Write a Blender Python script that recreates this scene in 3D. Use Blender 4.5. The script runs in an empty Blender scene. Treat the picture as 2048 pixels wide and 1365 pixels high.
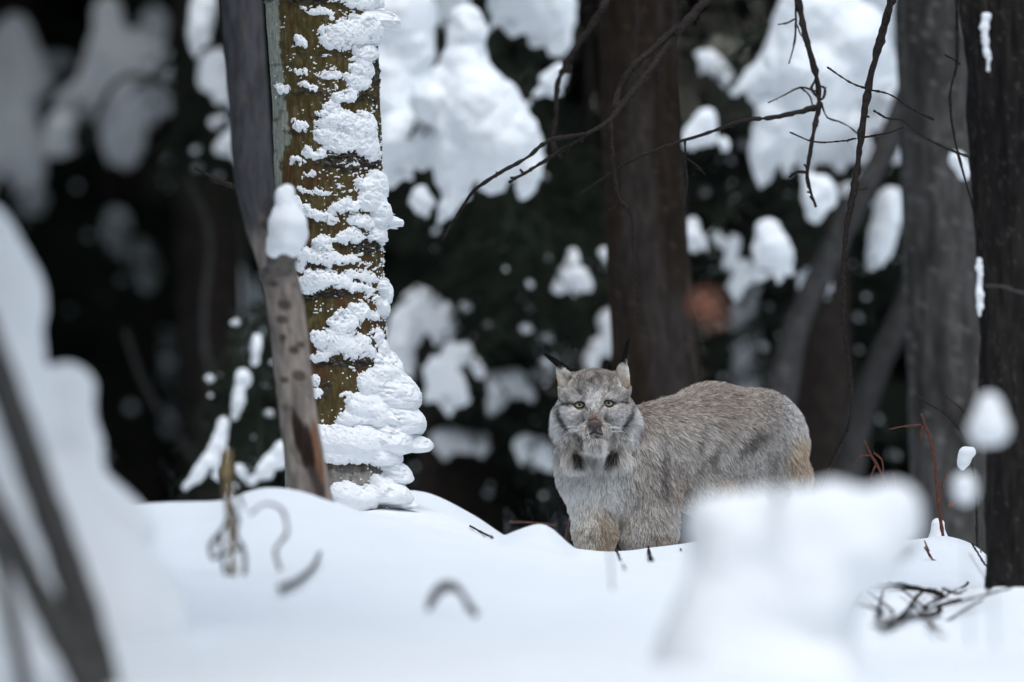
import bpy, math, random
import numpy as np
from mathutils import Vector

R = math.radians
random.seed(7)
rng = np.random.default_rng(11)
scn = bpy.context.scene
col = scn.collection

# ------------------------------------------------------------------ camera
CZ = 0.5                      # lens height over the snow the lynx stands on
LENS, FOCUS = 300.0, 20.0
cam_d = bpy.data.cameras.new('camera')
cam_d.lens = LENS
cam_d.sensor_width = 36.0
cam_d.clip_start = 0.1
cam_d.clip_end = 400.0
cam_d.dof.use_dof = True
cam_d.dof.focus_distance = FOCUS - 0.06
cam_d.dof.aperture_fstop = 2.5
cam = bpy.data.objects.new('camera', cam_d)
cam.location = (0, 0, CZ)
cam.rotation_euler = (R(90), 0, 0)
col.objects.link(cam)
scn.camera = cam

# ------------------------------------------------------------------ sky and sun (overcast)
SUN_EL, SUN_AZ = 62.0, 165.0          # azimuth clockwise from +Y: behind the camera, to the right
world = bpy.data.worlds.new('World')
scn.world = world
world.use_nodes = True
wn, wl = world.node_tree.nodes, world.node_tree.links
bg = wn['Background']
sky = wn.new('ShaderNodeTexSky')
sky.sky_type = 'NISHITA'
sky.sun_disc = False
sky.sun_elevation = R(SUN_EL)
sky.sun_rotation = R(SUN_AZ)
sky.air_density = 1.0
sky.dust_density = 1.0
sky.ozone_density = 1.0
hsv = wn.new('ShaderNodeHueSaturation')
hsv.inputs['Saturation'].default_value = 0.66
hsv.inputs['Hue'].default_value = 0.476
wl.new(sky.outputs[0], hsv.inputs['Color'])
wl.new(hsv.outputs[0], bg.inputs['Color'])
bg.inputs['Strength'].default_value = 0.15

sun_d = bpy.data.lights.new('sun', 'SUN')
sun_d.energy = 0.5
sun_d.angle = R(35)
sun_d.color = (1.0, 0.985, 0.96)
sun = bpy.data.objects.new('sun', sun_d)
sv = Vector((math.sin(R(SUN_AZ)) * math.cos(R(SUN_EL)), math.cos(R(SUN_AZ)) * math.cos(R(SUN_EL)), math.sin(R(SUN_EL))))
sun.rotation_euler = sv.to_track_quat('Z', 'Y').to_euler()
sun.location = sv * 30
col.objects.link(sun)

vs = scn.view_settings
vs.view_transform = 'Standard'
vs.look = 'None'
vs.gamma = 1.0
vs.exposure = 1.42
vs.use_curve_mapping = False
scn.cycles.max_bounces = 8
scn.cycles.diffuse_bounces = 4
scn.cycles.glossy_bounces = 2
scn.cycles.transmission_bounces = 2
scn.cycles.transparent_max_bounces = 4

# ------------------------------------------------------------------ helpers
K = 36.0 / LENS / 2048.0              # metres per photo pixel per metre of distance

def at(px, py, d):
    """a point of the place that stands d metres in front of the lens"""
    return np.array([(px - 1024.0) * K * d, d, CZ - (py - 682.5) * K * d])

def tag(o, label=None, cat=None, group=None, kind=None):
    if label: o['label'] = label
    if cat: o['category'] = cat
    if group: o['group'] = group
    if kind: o['kind'] = kind
    return o

def empty(name, loc=(0, 0, 0)):
    o = bpy.data.objects.new(name, None)
    o.location = loc
    o.empty_display_size = 0.1
    col.objects.link(o)
    return o

def thing(name, label, cat, loc=(0, 0, 0), group=None):
    return tag(empty(name, [float(v) for v in loc]), label, cat, group)

def mesh_np(name, V, F, mat, parent=None, smooth=True, colr=None):
    """V (n,3) world coordinates, F (m,4) or (m,3) int array or list of such arrays"""
    V = np.asarray(V, dtype=np.float32)
    if parent is not None:
        V = V - np.array(world_loc(parent), dtype=np.float32)
    Fs = F if isinstance(F, (list, tuple)) else [F]
    Fs = [np.asarray(f, dtype=np.int32) for f in Fs if len(f)]
    me = bpy.data.meshes.new(name)
    me.vertices.add(len(V))
    me.vertices.foreach_set('co', V.ravel())
    loops = np.concatenate([f.ravel() for f in Fs])
    tot = np.concatenate([np.full(len(f), f.shape[1], dtype=np.int32) for f in Fs])
    start = np.concatenate([[0], np.cumsum(tot)[:-1]]).astype(np.int32)
    me.loops.add(len(loops))
    me.loops.foreach_set('vertex_index', loops)
    me.polygons.add(len(tot))
    me.polygons.foreach_set('loop_start', start)
    me.polygons.foreach_set('loop_total', tot)
    me.polygons.foreach_set('use_smooth', np.full(len(tot), smooth))
    me.update(calc_edges=True)
    if colr is not None:
        a = me.color_attributes.new('Col', 'FLOAT_COLOR', 'POINT')
        c = np.ones((len(V), 4), dtype=np.float32)
        c[:, :3] = colr
        a.data.foreach_set('color', c.ravel())
    me.validate()
    if mat: me.materials.append(mat)
    o = bpy.data.objects.new(name, me)
    col.objects.link(o)
    if parent is not None:
        o.parent = parent
    return o

def world_loc(o):
    v = Vector((0, 0, 0))
    while o is not None:
        v = v + Vector(o.location)
        o = o.parent
    return v

# ---- value noise
def _hash(ix, iy, iz, seed):
    h = (ix.astype(np.uint32) * np.uint32(374761393) + iy.astype(np.uint32) * np.uint32(668265263)
         + iz.astype(np.uint32) * np.uint32(2147483647) + np.uint32((seed * 1274126177) & 0xffffffff))
    h = (h ^ (h >> np.uint32(13))) * np.uint32(1274126177)
    h = h ^ (h >> np.uint32(16))
    return (h & np.uint32(0xffff)).astype(np.float32) / 65535.0

def vnoise(x, y, z, seed=0):
    """value noise, -1..1"""
    x, y, z = np.broadcast_arrays(np.asarray(x, np.float32), np.asarray(y, np.float32), np.asarray(z, np.float32))
    ix, iy, iz = np.floor(x).astype(np.int32), np.floor(y).astype(np.int32), np.floor(z).astype(np.int32)
    fx, fy, fz = x - ix, y - iy, z - iz
    fx = fx * fx * (3 - 2 * fx); fy = fy * fy * (3 - 2 * fy); fz = fz * fz * (3 - 2 * fz)
    r = 0
    for a in (0, 1):
        wx = fx if a else 1 - fx
        for b in (0, 1):
            wy = fy if b else 1 - fy
            for c in (0, 1):
                wz = fz if c else 1 - fz
                r = r + wx * wy * wz * _hash(ix + a, iy + b, iz + c, seed)
    return r * 2 - 1

def fbm(x, y, z, octaves=4, seed=0, gain=0.5):
    r, a, t = 0, 1.0, 0
    for i in range(octaves):
        r = r + a * vnoise(x * 2.03 ** i, y * 2.03 ** i, z * 2.03 ** i, seed + i * 17)
        t += a; a *= gain
    return r / t

def sstep(a, b, x):
    t = np.clip((x - a) / (b - a), 0, 1)
    return t * t * (3 - 2 * t)

# ---- implicit surfaces
def smin(a, b, k):
    h = np.clip(0.5 + 0.5 * (b - a) / k, 0, 1)
    return b * (1 - h) + a * h - k * h * (1 - h)

class Field:
    """signed distance grid of smoothly joined round cones and ellipsoids, in any unit"""
    def __init__(s, lo, hi, h):
        s.lo = np.array(lo, float); s.h = h
        n = np.maximum(4, np.ceil((np.array(hi, float) - s.lo) / h).astype(int) + 1)
        s.ax = [(s.lo[i] + np.arange(n[i]) * h).astype(np.float32) for i in range(3)]
        s.F = np.full(n, 1e3, dtype=np.float32)
    def sub(s, lo, hi):
        sl = []
        for i in range(3):
            a = int(np.clip(np.floor((lo[i] - s.lo[i]) / s.h), 0, len(s.ax[i])))
            b = int(np.clip(np.ceil((hi[i] - s.lo[i]) / s.h) + 1, 0, len(s.ax[i])))
            sl.append(slice(a, b))
        X = s.ax[0][sl[0]][:, None, None]; Y = s.ax[1][sl[1]][None, :, None]; Z = s.ax[2][sl[2]][None, None, :]
        return tuple(sl), X, Y, Z
    def put(s, sl, D, k, cut=False):
        if D.size == 0: return
        s.F[sl] = -smin(-s.F[sl], D, k) if cut else smin(s.F[sl], D, k)
    def cone(s, p, r1, q, r2, k, cut=False, sq=(1, 1, 1)):
        p, q = np.array(p, float), np.array(q, float)
        m = max(r1, r2) * max(sq) + 2 * k + 2 * s.h
        sl, X, Y, Z = s.sub(np.minimum(p, q) - m, np.maximum(p, q) + m)
        b = (q - p) / np.array(sq); bb = max(float(b @ b), 1e-12)
        ax_, ay_, az_ = (X - p[0]) / sq[0], (Y - p[1]) / sq[1], (Z - p[2]) / sq[2]
        t = np.clip((ax_ * b[0] + ay_ * b[1] + az_ * b[2]) / bb, 0, 1)
        D = np.sqrt((ax_ - t * b[0]) ** 2 + (ay_ - t * b[1]) ** 2 + (az_ - t * b[2]) ** 2) - (r1 + (r2 - r1) * t)
        s.put(sl, (D * min(sq)).astype(np.float32), k, cut)
    def ball(s, c, r, k, cut=False):
        r = np.array(r if np.ndim(r) else (r, r, r), float)
        m = r.max() + 2 * k + 2 * s.h
        sl, X, Y, Z = s.sub(np.array(c) - m, np.array(c) + m)
        k0 = np.sqrt(((X - c[0]) / r[0]) ** 2 + ((Y - c[1]) / r[1]) ** 2 + ((Z - c[2]) / r[2]) ** 2)
        k1 = np.sqrt(((X - c[0]) / r[0] ** 2) ** 2 + ((Y - c[1]) / r[1] ** 2) ** 2 + ((Z - c[2]) / r[2] ** 2) ** 2) + 1e-9
        s.put(sl, (k0 * (k0 - 1) / k1).astype(np.float32), k, cut)
    def noise(s, amp, scale, octaves=3, seed=0):
        m = np.abs(s.F) < 3 * amp + 3 * s.h
        i, j, l = np.nonzero(m)
        s.F[m] += amp * fbm(s.ax[0][i] / scale, s.ax[1][j] / scale, s.ax[2][l] / scale, octaves, seed)
    def mesh(s):
        F = s.F
        for a in range(3):                       # close the surface at the border
            ix = [slice(None)] * 3
            ix[a] = 0; F[tuple(ix)] = np.maximum(F[tuple(ix)], s.h)
            ix[a] = -1; F[tuple(ix)] = np.maximum(F[tuple(ix)], s.h)
        n = np.array(F.shape)
        P = np.zeros(tuple(n - 1) + (3,), np.float32); C = np.zeros(tuple(n - 1), np.int16)
        for a in range(3):
            o1, o2 = [i for i in range(3) if i != a]
            for j in (0, 1):
                for k in (0, 1):
                    sl = [None] * 3
                    sl[o1] = slice(j, n[o1] - 1 + j); sl[o2] = slice(k, n[o2] - 1 + k)
                    s0, s1 = list(sl), list(sl)
                    s0[a] = slice(0, n[a] - 1); s1[a] = slice(1, n[a])
                    A, B = F[tuple(s0)], F[tuple(s1)]
                    w = np.nonzero((A < 0) != (B < 0))
                    t = A[w] / (A[w] - B[w])
                    C[w] += 1
                    P[w + (a,)] += t
                    if j: P[w + (o1,)] += 1
                    if k: P[w + (o2,)] += 1
        act = np.nonzero(C)
        idx = np.full(C.shape, -1, np.int32); idx[act] = np.arange(len(act[0]))
        V = (np.stack(act, 1) + P[act] / C[act][:, None]) * s.h + s.lo
        Q = []
        for a in range(3):
            o1, o2 = (a + 1) % 3, (a + 2) % 3
            s0, s1 = [None] * 3, [None] * 3
            s0[a] = slice(0, n[a] - 1); s1[a] = slice(1, n[a])
            for o in (o1, o2): s0[o] = s1[o] = slice(1, n[o] - 1)
            A, B = F[tuple(s0)], F[tuple(s1)]
            w = np.nonzero((A < 0) != (B < 0))
            neg = A[w] < 0
            base = [None] * 3
            base[a] = w[a]; base[o1] = w[o1] + 1; base[o2] = w[o2] + 1
            def cell(u, v):
                c = list(base); c[o1] = base[o1] - 1 + u; c[o2] = base[o2] - 1 + v
                return idx[tuple(c)]
            q = np.stack([cell(0, 0), cell(1, 0), cell(1, 1), cell(0, 1)], 1)
            q[~neg] = q[~neg][:, ::-1]
            Q.append(q)
        return V, np.concatenate(Q)

def pieces(V, Q):
    """split a mesh into its connected pieces, largest first"""
    lab = np.arange(len(V))
    while True:
        m = lab[Q].min(1)
        new = lab.copy()
        for c in range(Q.shape[1]): np.minimum.at(new, Q[:, c], m)
        new = new[new]
        if (new == lab).all(): break
        lab = new
    out = []
    for l in np.unique(lab):
        f = Q[lab[Q[:, 0]] == l]
        if len(f) < 30: continue
        u, inv = np.unique(f.ravel(), return_inverse=True)
        out.append((V[u], inv.reshape(f.shape).astype(np.int32)))
    return sorted(out, key=lambda p: -len(p[0]))

# ---- tubes
def spline(P, n):
    P = np.asarray(P, float)
    if len(P) < 3:
        t = np.linspace(0, 1, n)[:, None]
        return P[0] * (1 - t) + P[-1] * t
    seg = np.linalg.norm(np.diff(P[:, :3], axis=0), axis=1)
    u = np.concatenate([[0], np.cumsum(seg)]); u /= u[-1]
    t = np.linspace(0, 1, n)
    M = np.gradient(P, u, axis=0)
    i = np.clip(np.searchsorted(u, t, side='right') - 1, 0, len(P) - 2)
    h = (u[i + 1] - u[i])[:, None]
    s = ((t - u[i])[:, None]) / h
    return ((2 * s ** 3 - 3 * s ** 2 + 1) * P[i] + (s ** 3 - 2 * s ** 2 + s) * h * M[i]
            + (-2 * s ** 3 + 3 * s ** 2) * P[i + 1] + (s ** 3 - s ** 2) * h * M[i + 1])

def tube(P, r, n=None, sides=7, rough=0.0, wob=0.0, seed=0):
    """P (k,3) metres, r one radius per point; returns V, F"""
    P = np.asarray(P, float); r = np.asarray(r, float)
    if n is None: n = max(4, len(P) * 5)
    S = spline(np.column_stack([P, r]), n)
    C, rr = S[:, :3].copy(), np.maximum(S[:, 3], 1e-4)
    g = np.random.default_rng(seed + len(P) * 31)
    if wob:
        C += np.cumsum(g.normal(0, wob, C.shape), axis=0) * 0.35 * np.linspace(0, 1, n)[:, None] + g.normal(0, wob * 0.5, C.shape)
    T = np.gradient(C, axis=0); T /= np.linalg.norm(T, axis=1)[:, None] + 1e-9
    ref = np.array([0.13, 1, 0.07]) if abs(T[:, 1]).mean() < 0.8 else np.array([1, 0, 0.1])
    N = np.cross(T, ref); N /= np.linalg.norm(N, axis=1)[:, None] + 1e-9
    B = np.cross(T, N)
    a = np.linspace(0, 2 * math.pi, sides, endpoint=False)
    rad = rr[:, None] * (1 + (g.normal(0, rough, (n, sides)) if rough else 0) + (g.normal(0, rough, (n, 1)) if rough else 0))
    V = C[:, None] + rad[..., None] * (np.cos(a)[None, :, None] * N[:, None] + np.sin(a)[None, :, None] * B[:, None])
    V = V.reshape(-1, 3)
    i = np.arange(n - 1)[:, None] * sides; j = np.arange(sides)[None]; j2 = (j + 1) % sides
    F = np.stack([i + j, i + j2, i + sides + j2, i + sides + j], -1).reshape(-1, 4)
    V = np.concatenate([V, [C[0], C[-1]]])
    c0, c1 = n * sides, n * sides + 1
    jj = np.arange(sides); kk = (jj + 1) % sides
    caps = np.concatenate([np.stack([kk, jj, np.full(sides, c0)], 1),
                           np.stack([(n - 1) * sides + jj, (n - 1) * sides + kk, np.full(sides, c1)], 1)])
    return V, [F, caps]

def join(parts):
    V, F4, F3, o = [], [], [], 0
    for v, f in parts:
        V.append(v)
        for x in (f if isinstance(f, list) else [f]):
            (F4 if x.shape[1] == 4 else F3).append(x + o)
        o += len(v)
    return np.concatenate(V), [np.concatenate(x) for x in (F4, F3) if x]

def ptube(pts, r0, r1, n=None, sides=6, rough=0.12, wob=0.0, seed=0, rpow=1.0):
    """pts of (px, py, d); radii in photo pixels"""
    P = np.array([at(*p) for p in pts])
    t = np.linspace(0, 1, len(pts)) ** rpow
    rr = (r0 + (r1 - r0) * t) * K * np.array([p[2] for p in pts])
    L = np.sum(np.linalg.norm(np.diff(P, axis=0), axis=1))
    return tube(P, rr, n or max(6, int(L / 0.012)), sides, rough, wob, seed)

# ------------------------------------------------------------------ materials
def nmat(name, base, rough=0.7, spec=0.3, var=0.0, scale=8.0, dark=None, bump=0.0, bscale=60.0, stretch=(1, 1, 1), attr=False, sss=0.0, sheen=0.0):
    m = bpy.data.materials.new(name); m.use_nodes = True
    n, l = m.node_tree.nodes, m.node_tree.links
    b = n['Principled BSDF']
    b.inputs['Roughness'].default_value = rough
    b.inputs['Specular IOR Level'].default_value = spec
    tc = n.new('ShaderNodeTexCoord'); mp = n.new('ShaderNodeMapping')
    mp.inputs['Scale'].default_value = stretch
    l.new(tc.outputs['Object'], mp.inputs['Vector'])
    nz = n.new('ShaderNodeTexNoise'); nz.inputs['Scale'].default_value = scale
    nz.inputs['Detail'].default_value = 5
    l.new(mp.outputs[0], nz.inputs['Vector'])
    mix = n.new('ShaderNodeMix'); mix.data_type = 'RGBA'
    rp = n.new('ShaderNodeValToRGB')
    rp.color_ramp.elements[0].position = 0.38; rp.color_ramp.elements[1].position = 0.64
    l.new(nz.outputs['Fac'], rp.inputs[0]); l.new(rp.outputs[0], mix.inputs['Factor'])
    if attr:
        at_ = n.new('ShaderNodeVertexColor'); at_.layer_name = 'Col'
        mu = n.new('ShaderNodeMix'); mu.data_type = 'RGBA'; mu.blend_type = 'MULTIPLY'
        mu.inputs['Factor'].default_value = 1.0
        mu.inputs['B'].default_value = (1 - var, 1 - var, 1 - var, 1)
        l.new(at_.outputs[0], mu.inputs['A'])
        l.new(mu.outputs['Result'], mix.inputs['A']); l.new(at_.outputs[0], mix.inputs['B'])
    else:
        dk = dark or tuple(c * (1 - var) for c in base)
        mix.inputs['A'].default_value = (*dk, 1); mix.inputs['B'].default_value = (*base, 1)
    l.new(mix.outputs['Result'], b.inputs['Base Color'])
    if bump:
        nb = n.new('ShaderNodeTexNoise'); nb.inputs['Scale'].default_value = bscale; nb.inputs['Detail'].default_value = 4
        l.new(mp.outputs[0], nb.inputs['Vector'])
        bp = n.new('ShaderNodeBump'); bp.inputs['Strength'].default_value = bump; bp.inputs['Distance'].default_value = 0.01
        l.new(nb.outputs['Fac'], bp.inputs['Height']); l.new(bp.outputs[0], b.inputs['Normal'])
    if sss:
        b.inputs['Subsurface Weight'].default_value = sss
        b.inputs['Subsurface Radius'].default_value = (0.012, 0.016, 0.02)
        b.inputs['Subsurface Scale'].default_value = 1.0
    if sheen:
        b.inputs['Sheen Weight'].default_value = sheen
    return m

SNOW = nmat('snow', (0.88, 0.905, 0.93), 0.85, 0.1, 0.02, 6.0, bump=0.25, bscale=90)
SNOW_FINE = nmat('crusted_snow', (0.88, 0.905, 0.93), 0.95, 0.05, 0.03, 30.0, bump=0.2, bscale=320)
BARK = nmat('aspen_bark', (0.2, 0.17, 0.1), 0.95, 0.04, 0.35, 130.0, bump=0.5, bscale=220, stretch=(1, 1, 0.3), attr=True)
TRUNK = nmat('weathered_bark', (0.2, 0.2, 0.2), 0.95, 0.02, 0.4, 60.0, bump=0.7, bscale=110, stretch=(1, 1, 0.25), attr=True)
TWIG = nmat('dark_twig_bark', (0.042, 0.035, 0.032), 0.95, 0.04, 0.5, 150.0, bump=0.4, bscale=300)
TWIG_GREY = nmat('grey_stem_bark', (0.085, 0.085, 0.082), 0.95, 0.04, 0.35, 40.0, bump=0.3, bscale=200)
TWIG_RED = nmat('red_twig_bark', (0.13, 0.045, 0.03), 0.7, 0.3, 0.4, 120.0)
STRAW = nmat('dry_straw', (0.3, 0.22, 0.12), 0.8, 0.2, 0.5, 90.0)
LEAF = nmat('withered_leaf', (0.26, 0.10, 0.06), 0.7, 0.3, 0.4, 40.0)
NEEDLE = nmat('spruce_needles', (0.035, 0.044, 0.033), 0.9, 0.02, 0.45, 5.0)
NEEDLE_FAR = nmat('distant_spruce_needles', (0.02, 0.024, 0.021), 0.95, 0.0, 0.4, 2.0)
# ------------------------------------------------------------------ the snow-covered ground
ROWS = [  # distance, [(px, py), ...] : height of the snow surface, read as the photo line it would show at that distance
    (9.0,  [(0, 1620), (2048, 1640)]),
    (13.0, [(0, 1430), (300, 1410), (700, 1375), (1024, 1335), (1400, 1335), (1700, 1375), (2048, 1375)]),
    (15.0, [(0, 1240), (300, 1240), (600, 1240), (900, 1250), (1024, 1262), (1250, 1250), (1500, 1250), (1700, 1300), (1950, 1305), (2048, 1290)]),
    (16.6, [(0, 1160), (300, 1140), (480, 1150), (620, 1140), (760, 1148), (900, 1160), (1024, 1165), (1150, 1180), (1400, 1190), (1600, 1210), (1700, 1255), (1900, 1268), (2048, 1235)]),
    (18.0, [(0, 1040), (200, 1012), (300, 1010), (440, 1006), (490, 982), (535, 972), (600, 979), (660, 1002), (740, 1026), (860, 1056), (1000, 1096), (1150, 1135), (1400, 1130), (1600, 1150), (1700, 1205), (1900, 1236), (1960, 1205), (2000, 1184), (2048, 1184)]),
    (19.0, [(0, 1060), (600, 1030), (760, 1040), (900, 1068), (985, 1088), (1030, 1066), (1080, 1046), (1108, 1056), (1136, 1100), (1180, 1118), (1300, 1116), (1450, 1108), (1600, 1115), (1700, 1150), (1840, 1168), (1940, 1178), (1990, 1176), (2048, 1178)]),
    (19.7, [(0, 1060), (560, 1040), (760, 1030), (880, 1046), (1000, 1082), (1100, 1092), (1140, 1098), (1215, 1106), (1300, 1095), (1390, 1083), (1500, 1078), (1700, 1088), (1800, 1085), (1850, 1078), (1900, 1074), (1960, 1096), (2000, 1140), (2048, 1165)]),
    (20.2, [(0, 1060), (560, 1030), (760, 1000), (880, 1015), (960, 1050), (1010, 1080), (1100, 1110), (1160, 1130), (1640, 1130), (1760, 1110), (1850, 1095), (1900, 1085), (2048, 1150)]),
    (20.7, [(0, 1060), (560, 1030), (740, 992), (830, 984), (890, 1000), (950, 1035), (1010, 1078), (1100, 1118), (1160, 1135), (1640, 1135), (1760, 1118), (2048, 1150)]),
    (21.5, [(0, 1080), (560, 1060), (760, 1030), (880, 1060), (1010, 1120), (1640, 1150), (2048, 1165)]),
    (24.0, [(0, 1180), (2048, 1200)]),
    (28.0, [(0, 1260), (2048, 1270)]),
    (40.0, [(0, 1420), (2048, 1430)]),
    (400.0, [(0, 820), (2048, 820)]),
]

def ground(x, y):
    x = np.asarray(x, float); y = np.asarray(y, float)
    ds = np.array([r[0] for r in ROWS])
    Z = []
    for d, prof in ROWS:
        xs = (np.array([p[0] for p in prof]) - 1024) * K * d
        zs = CZ - (np.array([p[1] for p in prof]) - 682.5) * K * d
        if d > 100: zs = zs * 0 - 2.3
        s = 0.022 * d / 20
        Z.append(sum(w * np.interp(x + o * s, xs, zs) for o, w in ((-1.6, .12), (-.8, .23), (0, .3), (.8, .23), (1.6, .12))))
    Z = np.stack(Z)
    yy = np.clip(y, ds[0], ds[-1])
    i = np.clip(np.searchsorted(ds, yy, side='right') - 1, 0, len(ds) - 2)
    t = (yy - ds[i]) / (ds[i + 1] - ds[i])
    w = t * t * (3 - 2 * t) * 0.75 + t * 0.25
    tk = lambda A, i: np.take_along_axis(A, i[None], 0)[0]
    z = tk(Z, i) * (1 - w) + tk(Z, i + 1) * w
    z = z + 0.012 * fbm(x * 2.2, y * 1.3, 0 * x, 3, 5) + 0.003 * fbm(x * 14, y * 9, 0 * x, 2, 9)
    return z

def gz(x, y):
    return float(ground(np.array([x]), np.array([y]))[0])

def axis_pts(spans):
    out = [np.linspace(a, b, n, endpoint=False) for a, b, n in spans]
    return np.concatenate(out + [[spans[-1][1]]])

gx = axis_pts([(-200, -30, 14), (-30, -4, 30), (-4, -1.5, 50), (-1.5, 1.5, 320), (1.5, 4, 50), (4, 30, 30), (30, 200, 14)])
gy = axis_pts([(-120, -10, 12), (-10, 8, 24), (8, 12, 40), (12, 17, 150), (17, 21, 300), (21, 26, 60), (26, 60, 40), (60, 300, 12)])
GX, GY = np.meshgrid(gx, gy)
GZ = ground(GX.ravel(), GY.ravel())
nx = len(gx)
ii, jj = np.meshgrid(np.arange(len(gy) - 1), np.arange(nx - 1), indexing='ij')
q0 = (ii * nx + jj).ravel()
g = mesh_np('snow_ground', np.column_stack([GX.ravel(), GY.ravel(), GZ]), np.stack([q0, q0 + 1, q0 + nx + 1, q0 + nx], 1), SNOW)
tag(g, kind='structure')

# ------------------------------------------------------------------ heaps of snow built from round lumps
def lumps(prims, d, h=None, k=None, deep=1.0, noise=None, seed=0, split=False):
    """prims of (px, py, r, px, py, r[, extra distance]) in photo pixels at distance d"""
    u = K * d
    Ps = []
    for p in prims:
        dd = p[6] if len(p) > 6 else 0.0
        a, b = at(p[0], p[1], d), at(p[3], p[4], d)
        a[1] += dd; b[1] += dd
        Ps.append((a, p[2] * u, b, p[5] * u))
    if split:                                                   # little drooping fingers below each lump
        g = np.random.default_rng(seed + len(prims))
        for a, r, b, s in list(Ps):
            for e, q in ((a, r), (b, s)):
                for m in range(3 if q > 12 * u else 1):
                    c = e + np.array([g.uniform(-.75, .75) * q, g.uniform(-.5, .5) * q, -q * 0.55])
                    Ps.append((c, q * 0.30, c + np.array([g.uniform(-.45, .45) * q, 0, -q * g.uniform(0.6, 1.15)]), q * 0.10))
    k = k or 14 * u
    h = h or 5 * u
    m = 3 * k
    lo = np.min([np.minimum(a - r * np.array([1, deep, 1]), b - s * np.array([1, deep, 1])) for a, r, b, s in Ps], axis=0) - m
    hi = np.max([np.maximum(a + r * np.array([1, deep, 1]), b + s * np.array([1, deep, 1])) for a, r, b, s in Ps], axis=0) + m
    f = Field(lo, hi, h)
    for a, r, b, s in Ps:
        f.cone(a, r, b, s, k, sq=(1, deep, 1))
    na, ns = noise or (4 * u, 40 * u)
    f.noise(na, ns, 3, seed)
    if split: f.noise(3.0 * u, 10 * u, 2, seed + 5)
    P = pieces(*f.mesh())
    return P if split else P[0]

# left: bush buried under heaped snow, near the lens
o = mesh_np('snow_covered_bush', *lumps([
    (-70, 500, 110, -30, 600, 118), (-40, 620, 130, -20, 700, 110), (-60, 780, 160, -30, 860, 160), (40, 690, 46, 40, 740, 50), (50, 820, 50, 30, 920, 100),
    (134, 782, 60, 130, 850, 62), (160, 886, 42, 150, 930, 56), (130, 1000, 95, 235, 1070, 74), (60, 1080, 180, 120, 1200, 200),
    (-150, 1250, 260, 150, 1290, 240)], 14.4, h=0.011, k=0.012, deep=1.0, noise=(0.010, 0.08), seed=3), SNOW)
tag(o, 'tall blurred heap of snow over a bush at the left edge', 'snow heap')
# right: rounded mass close to the lens, hides the hind legs of the lynx
o = mesh_np('snow_heap', *lumps([
    (1415, 1034, 46, 1480, 1048, 56), (1480, 1046, 56, 1560, 1050, 62), (1560, 1046, 60, 1660, 1036, 62), (1660, 1036, 60, 1775, 1020, 52), (1790, 1020, 46, 1795, 1050, 50),
    (1462, 1110, 80, 1720, 1110, 90), (1450, 1220, 100, 1610, 1210, 110), (1450, 1330, 140, 1590, 1400, 150), (1430, 1420, 150, 1600, 1440, 150)],
    13.2, h=0.01, k=0.035, deep=1.4, noise=(0.007, 0.05), seed=8), SNOW)
tag(o, 'big blurred white snow heap in front of the lynx hindquarters', 'snow heap')

def hit(px, py, lift=0.0, far=21.0):
    """distance at which the line of sight through a photo point meets the snow"""
    d = np.linspace(9.5, far, 1500)
    gzv = ground((px - 1024) * K * d, d)
    z = CZ - (py - 682.5) * K * d
    w = np.nonzero(z <= gzv + lift)[0]
    return float(d[w[0]]) if len(w) else far

def lay(pts, lift=0.006, dd=0.02):
    """a twig lying on the snow"""
    return [(x, y, hit(x, y, lift) - dd) for x, y in pts]
# ------------------------------------------------------------------ the dark wood all round the clearing (one mass)
def sprays(C, D, L, W, sag=0.35, seed=0):
    """thin drooping blades: centres C (n,3), directions D (n,3), lengths, widths -> V, F (two quads each)"""
    n = len(C)
    g = np.random.default_rng(seed)
    D = D / (np.linalg.norm(D, axis=1)[:, None] + 1e-9)
    S = np.cross(D, [0, 0, 1.0]) + g.normal(0, 0.35, (n, 3))
    S -= D * np.sum(S * D, 1)[:, None]
    S /= np.linalg.norm(S, axis=1)[:, None] + 1e-9
    L = L[:, None]; W = W[:, None]
    dn = np.array([0, 0, -1.0])
    p0 = C; p1 = C + D * L * 0.5 + dn * L * sag * 0.15; p2 = C + D * L + dn * L * sag
    V = np.stack([p0 - S * W * 0.25, p0 + S * W * 0.25, p1 + S * W * 0.5, p1 - S * W * 0.5, p2], 1).reshape(-1, 3)
    i = np.arange(n)[:, None] * 5
    return V, [i + np.array([[0, 1, 2, 3]]), i + np.array([[3, 2, 4]])]

def crown(x, y, z0, H, rad, n, size, g):
    """one cone of foliage"""
    t = g.random(n) ** 0.8
    hgt = z0 + t * H
    a = g.random(n) * 2 * math.pi
    env = rad * (1 - t) ** 0.8 + 0.12
    rr = env * (0.15 + 0.85 * np.sqrt(g.random(n))) * (0.8 + 0.35 * np.sin(hgt * 7 + a * 2))
    C = np.column_stack([x + np.cos(a) * rr, y + np.sin(a) * rr, hgt])
    D = np.column_stack([np.cos(a), np.sin(a), np.full(n, -0.25)]) + g.normal(0, 0.3, (n, 3))
    L = size * (0.6 + 0.8 * g.random(n)); W = L * ((0.32 if size > 0.3 else 0.16) + 0.15 * g.random(n))
    return C, D, L, W

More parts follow.
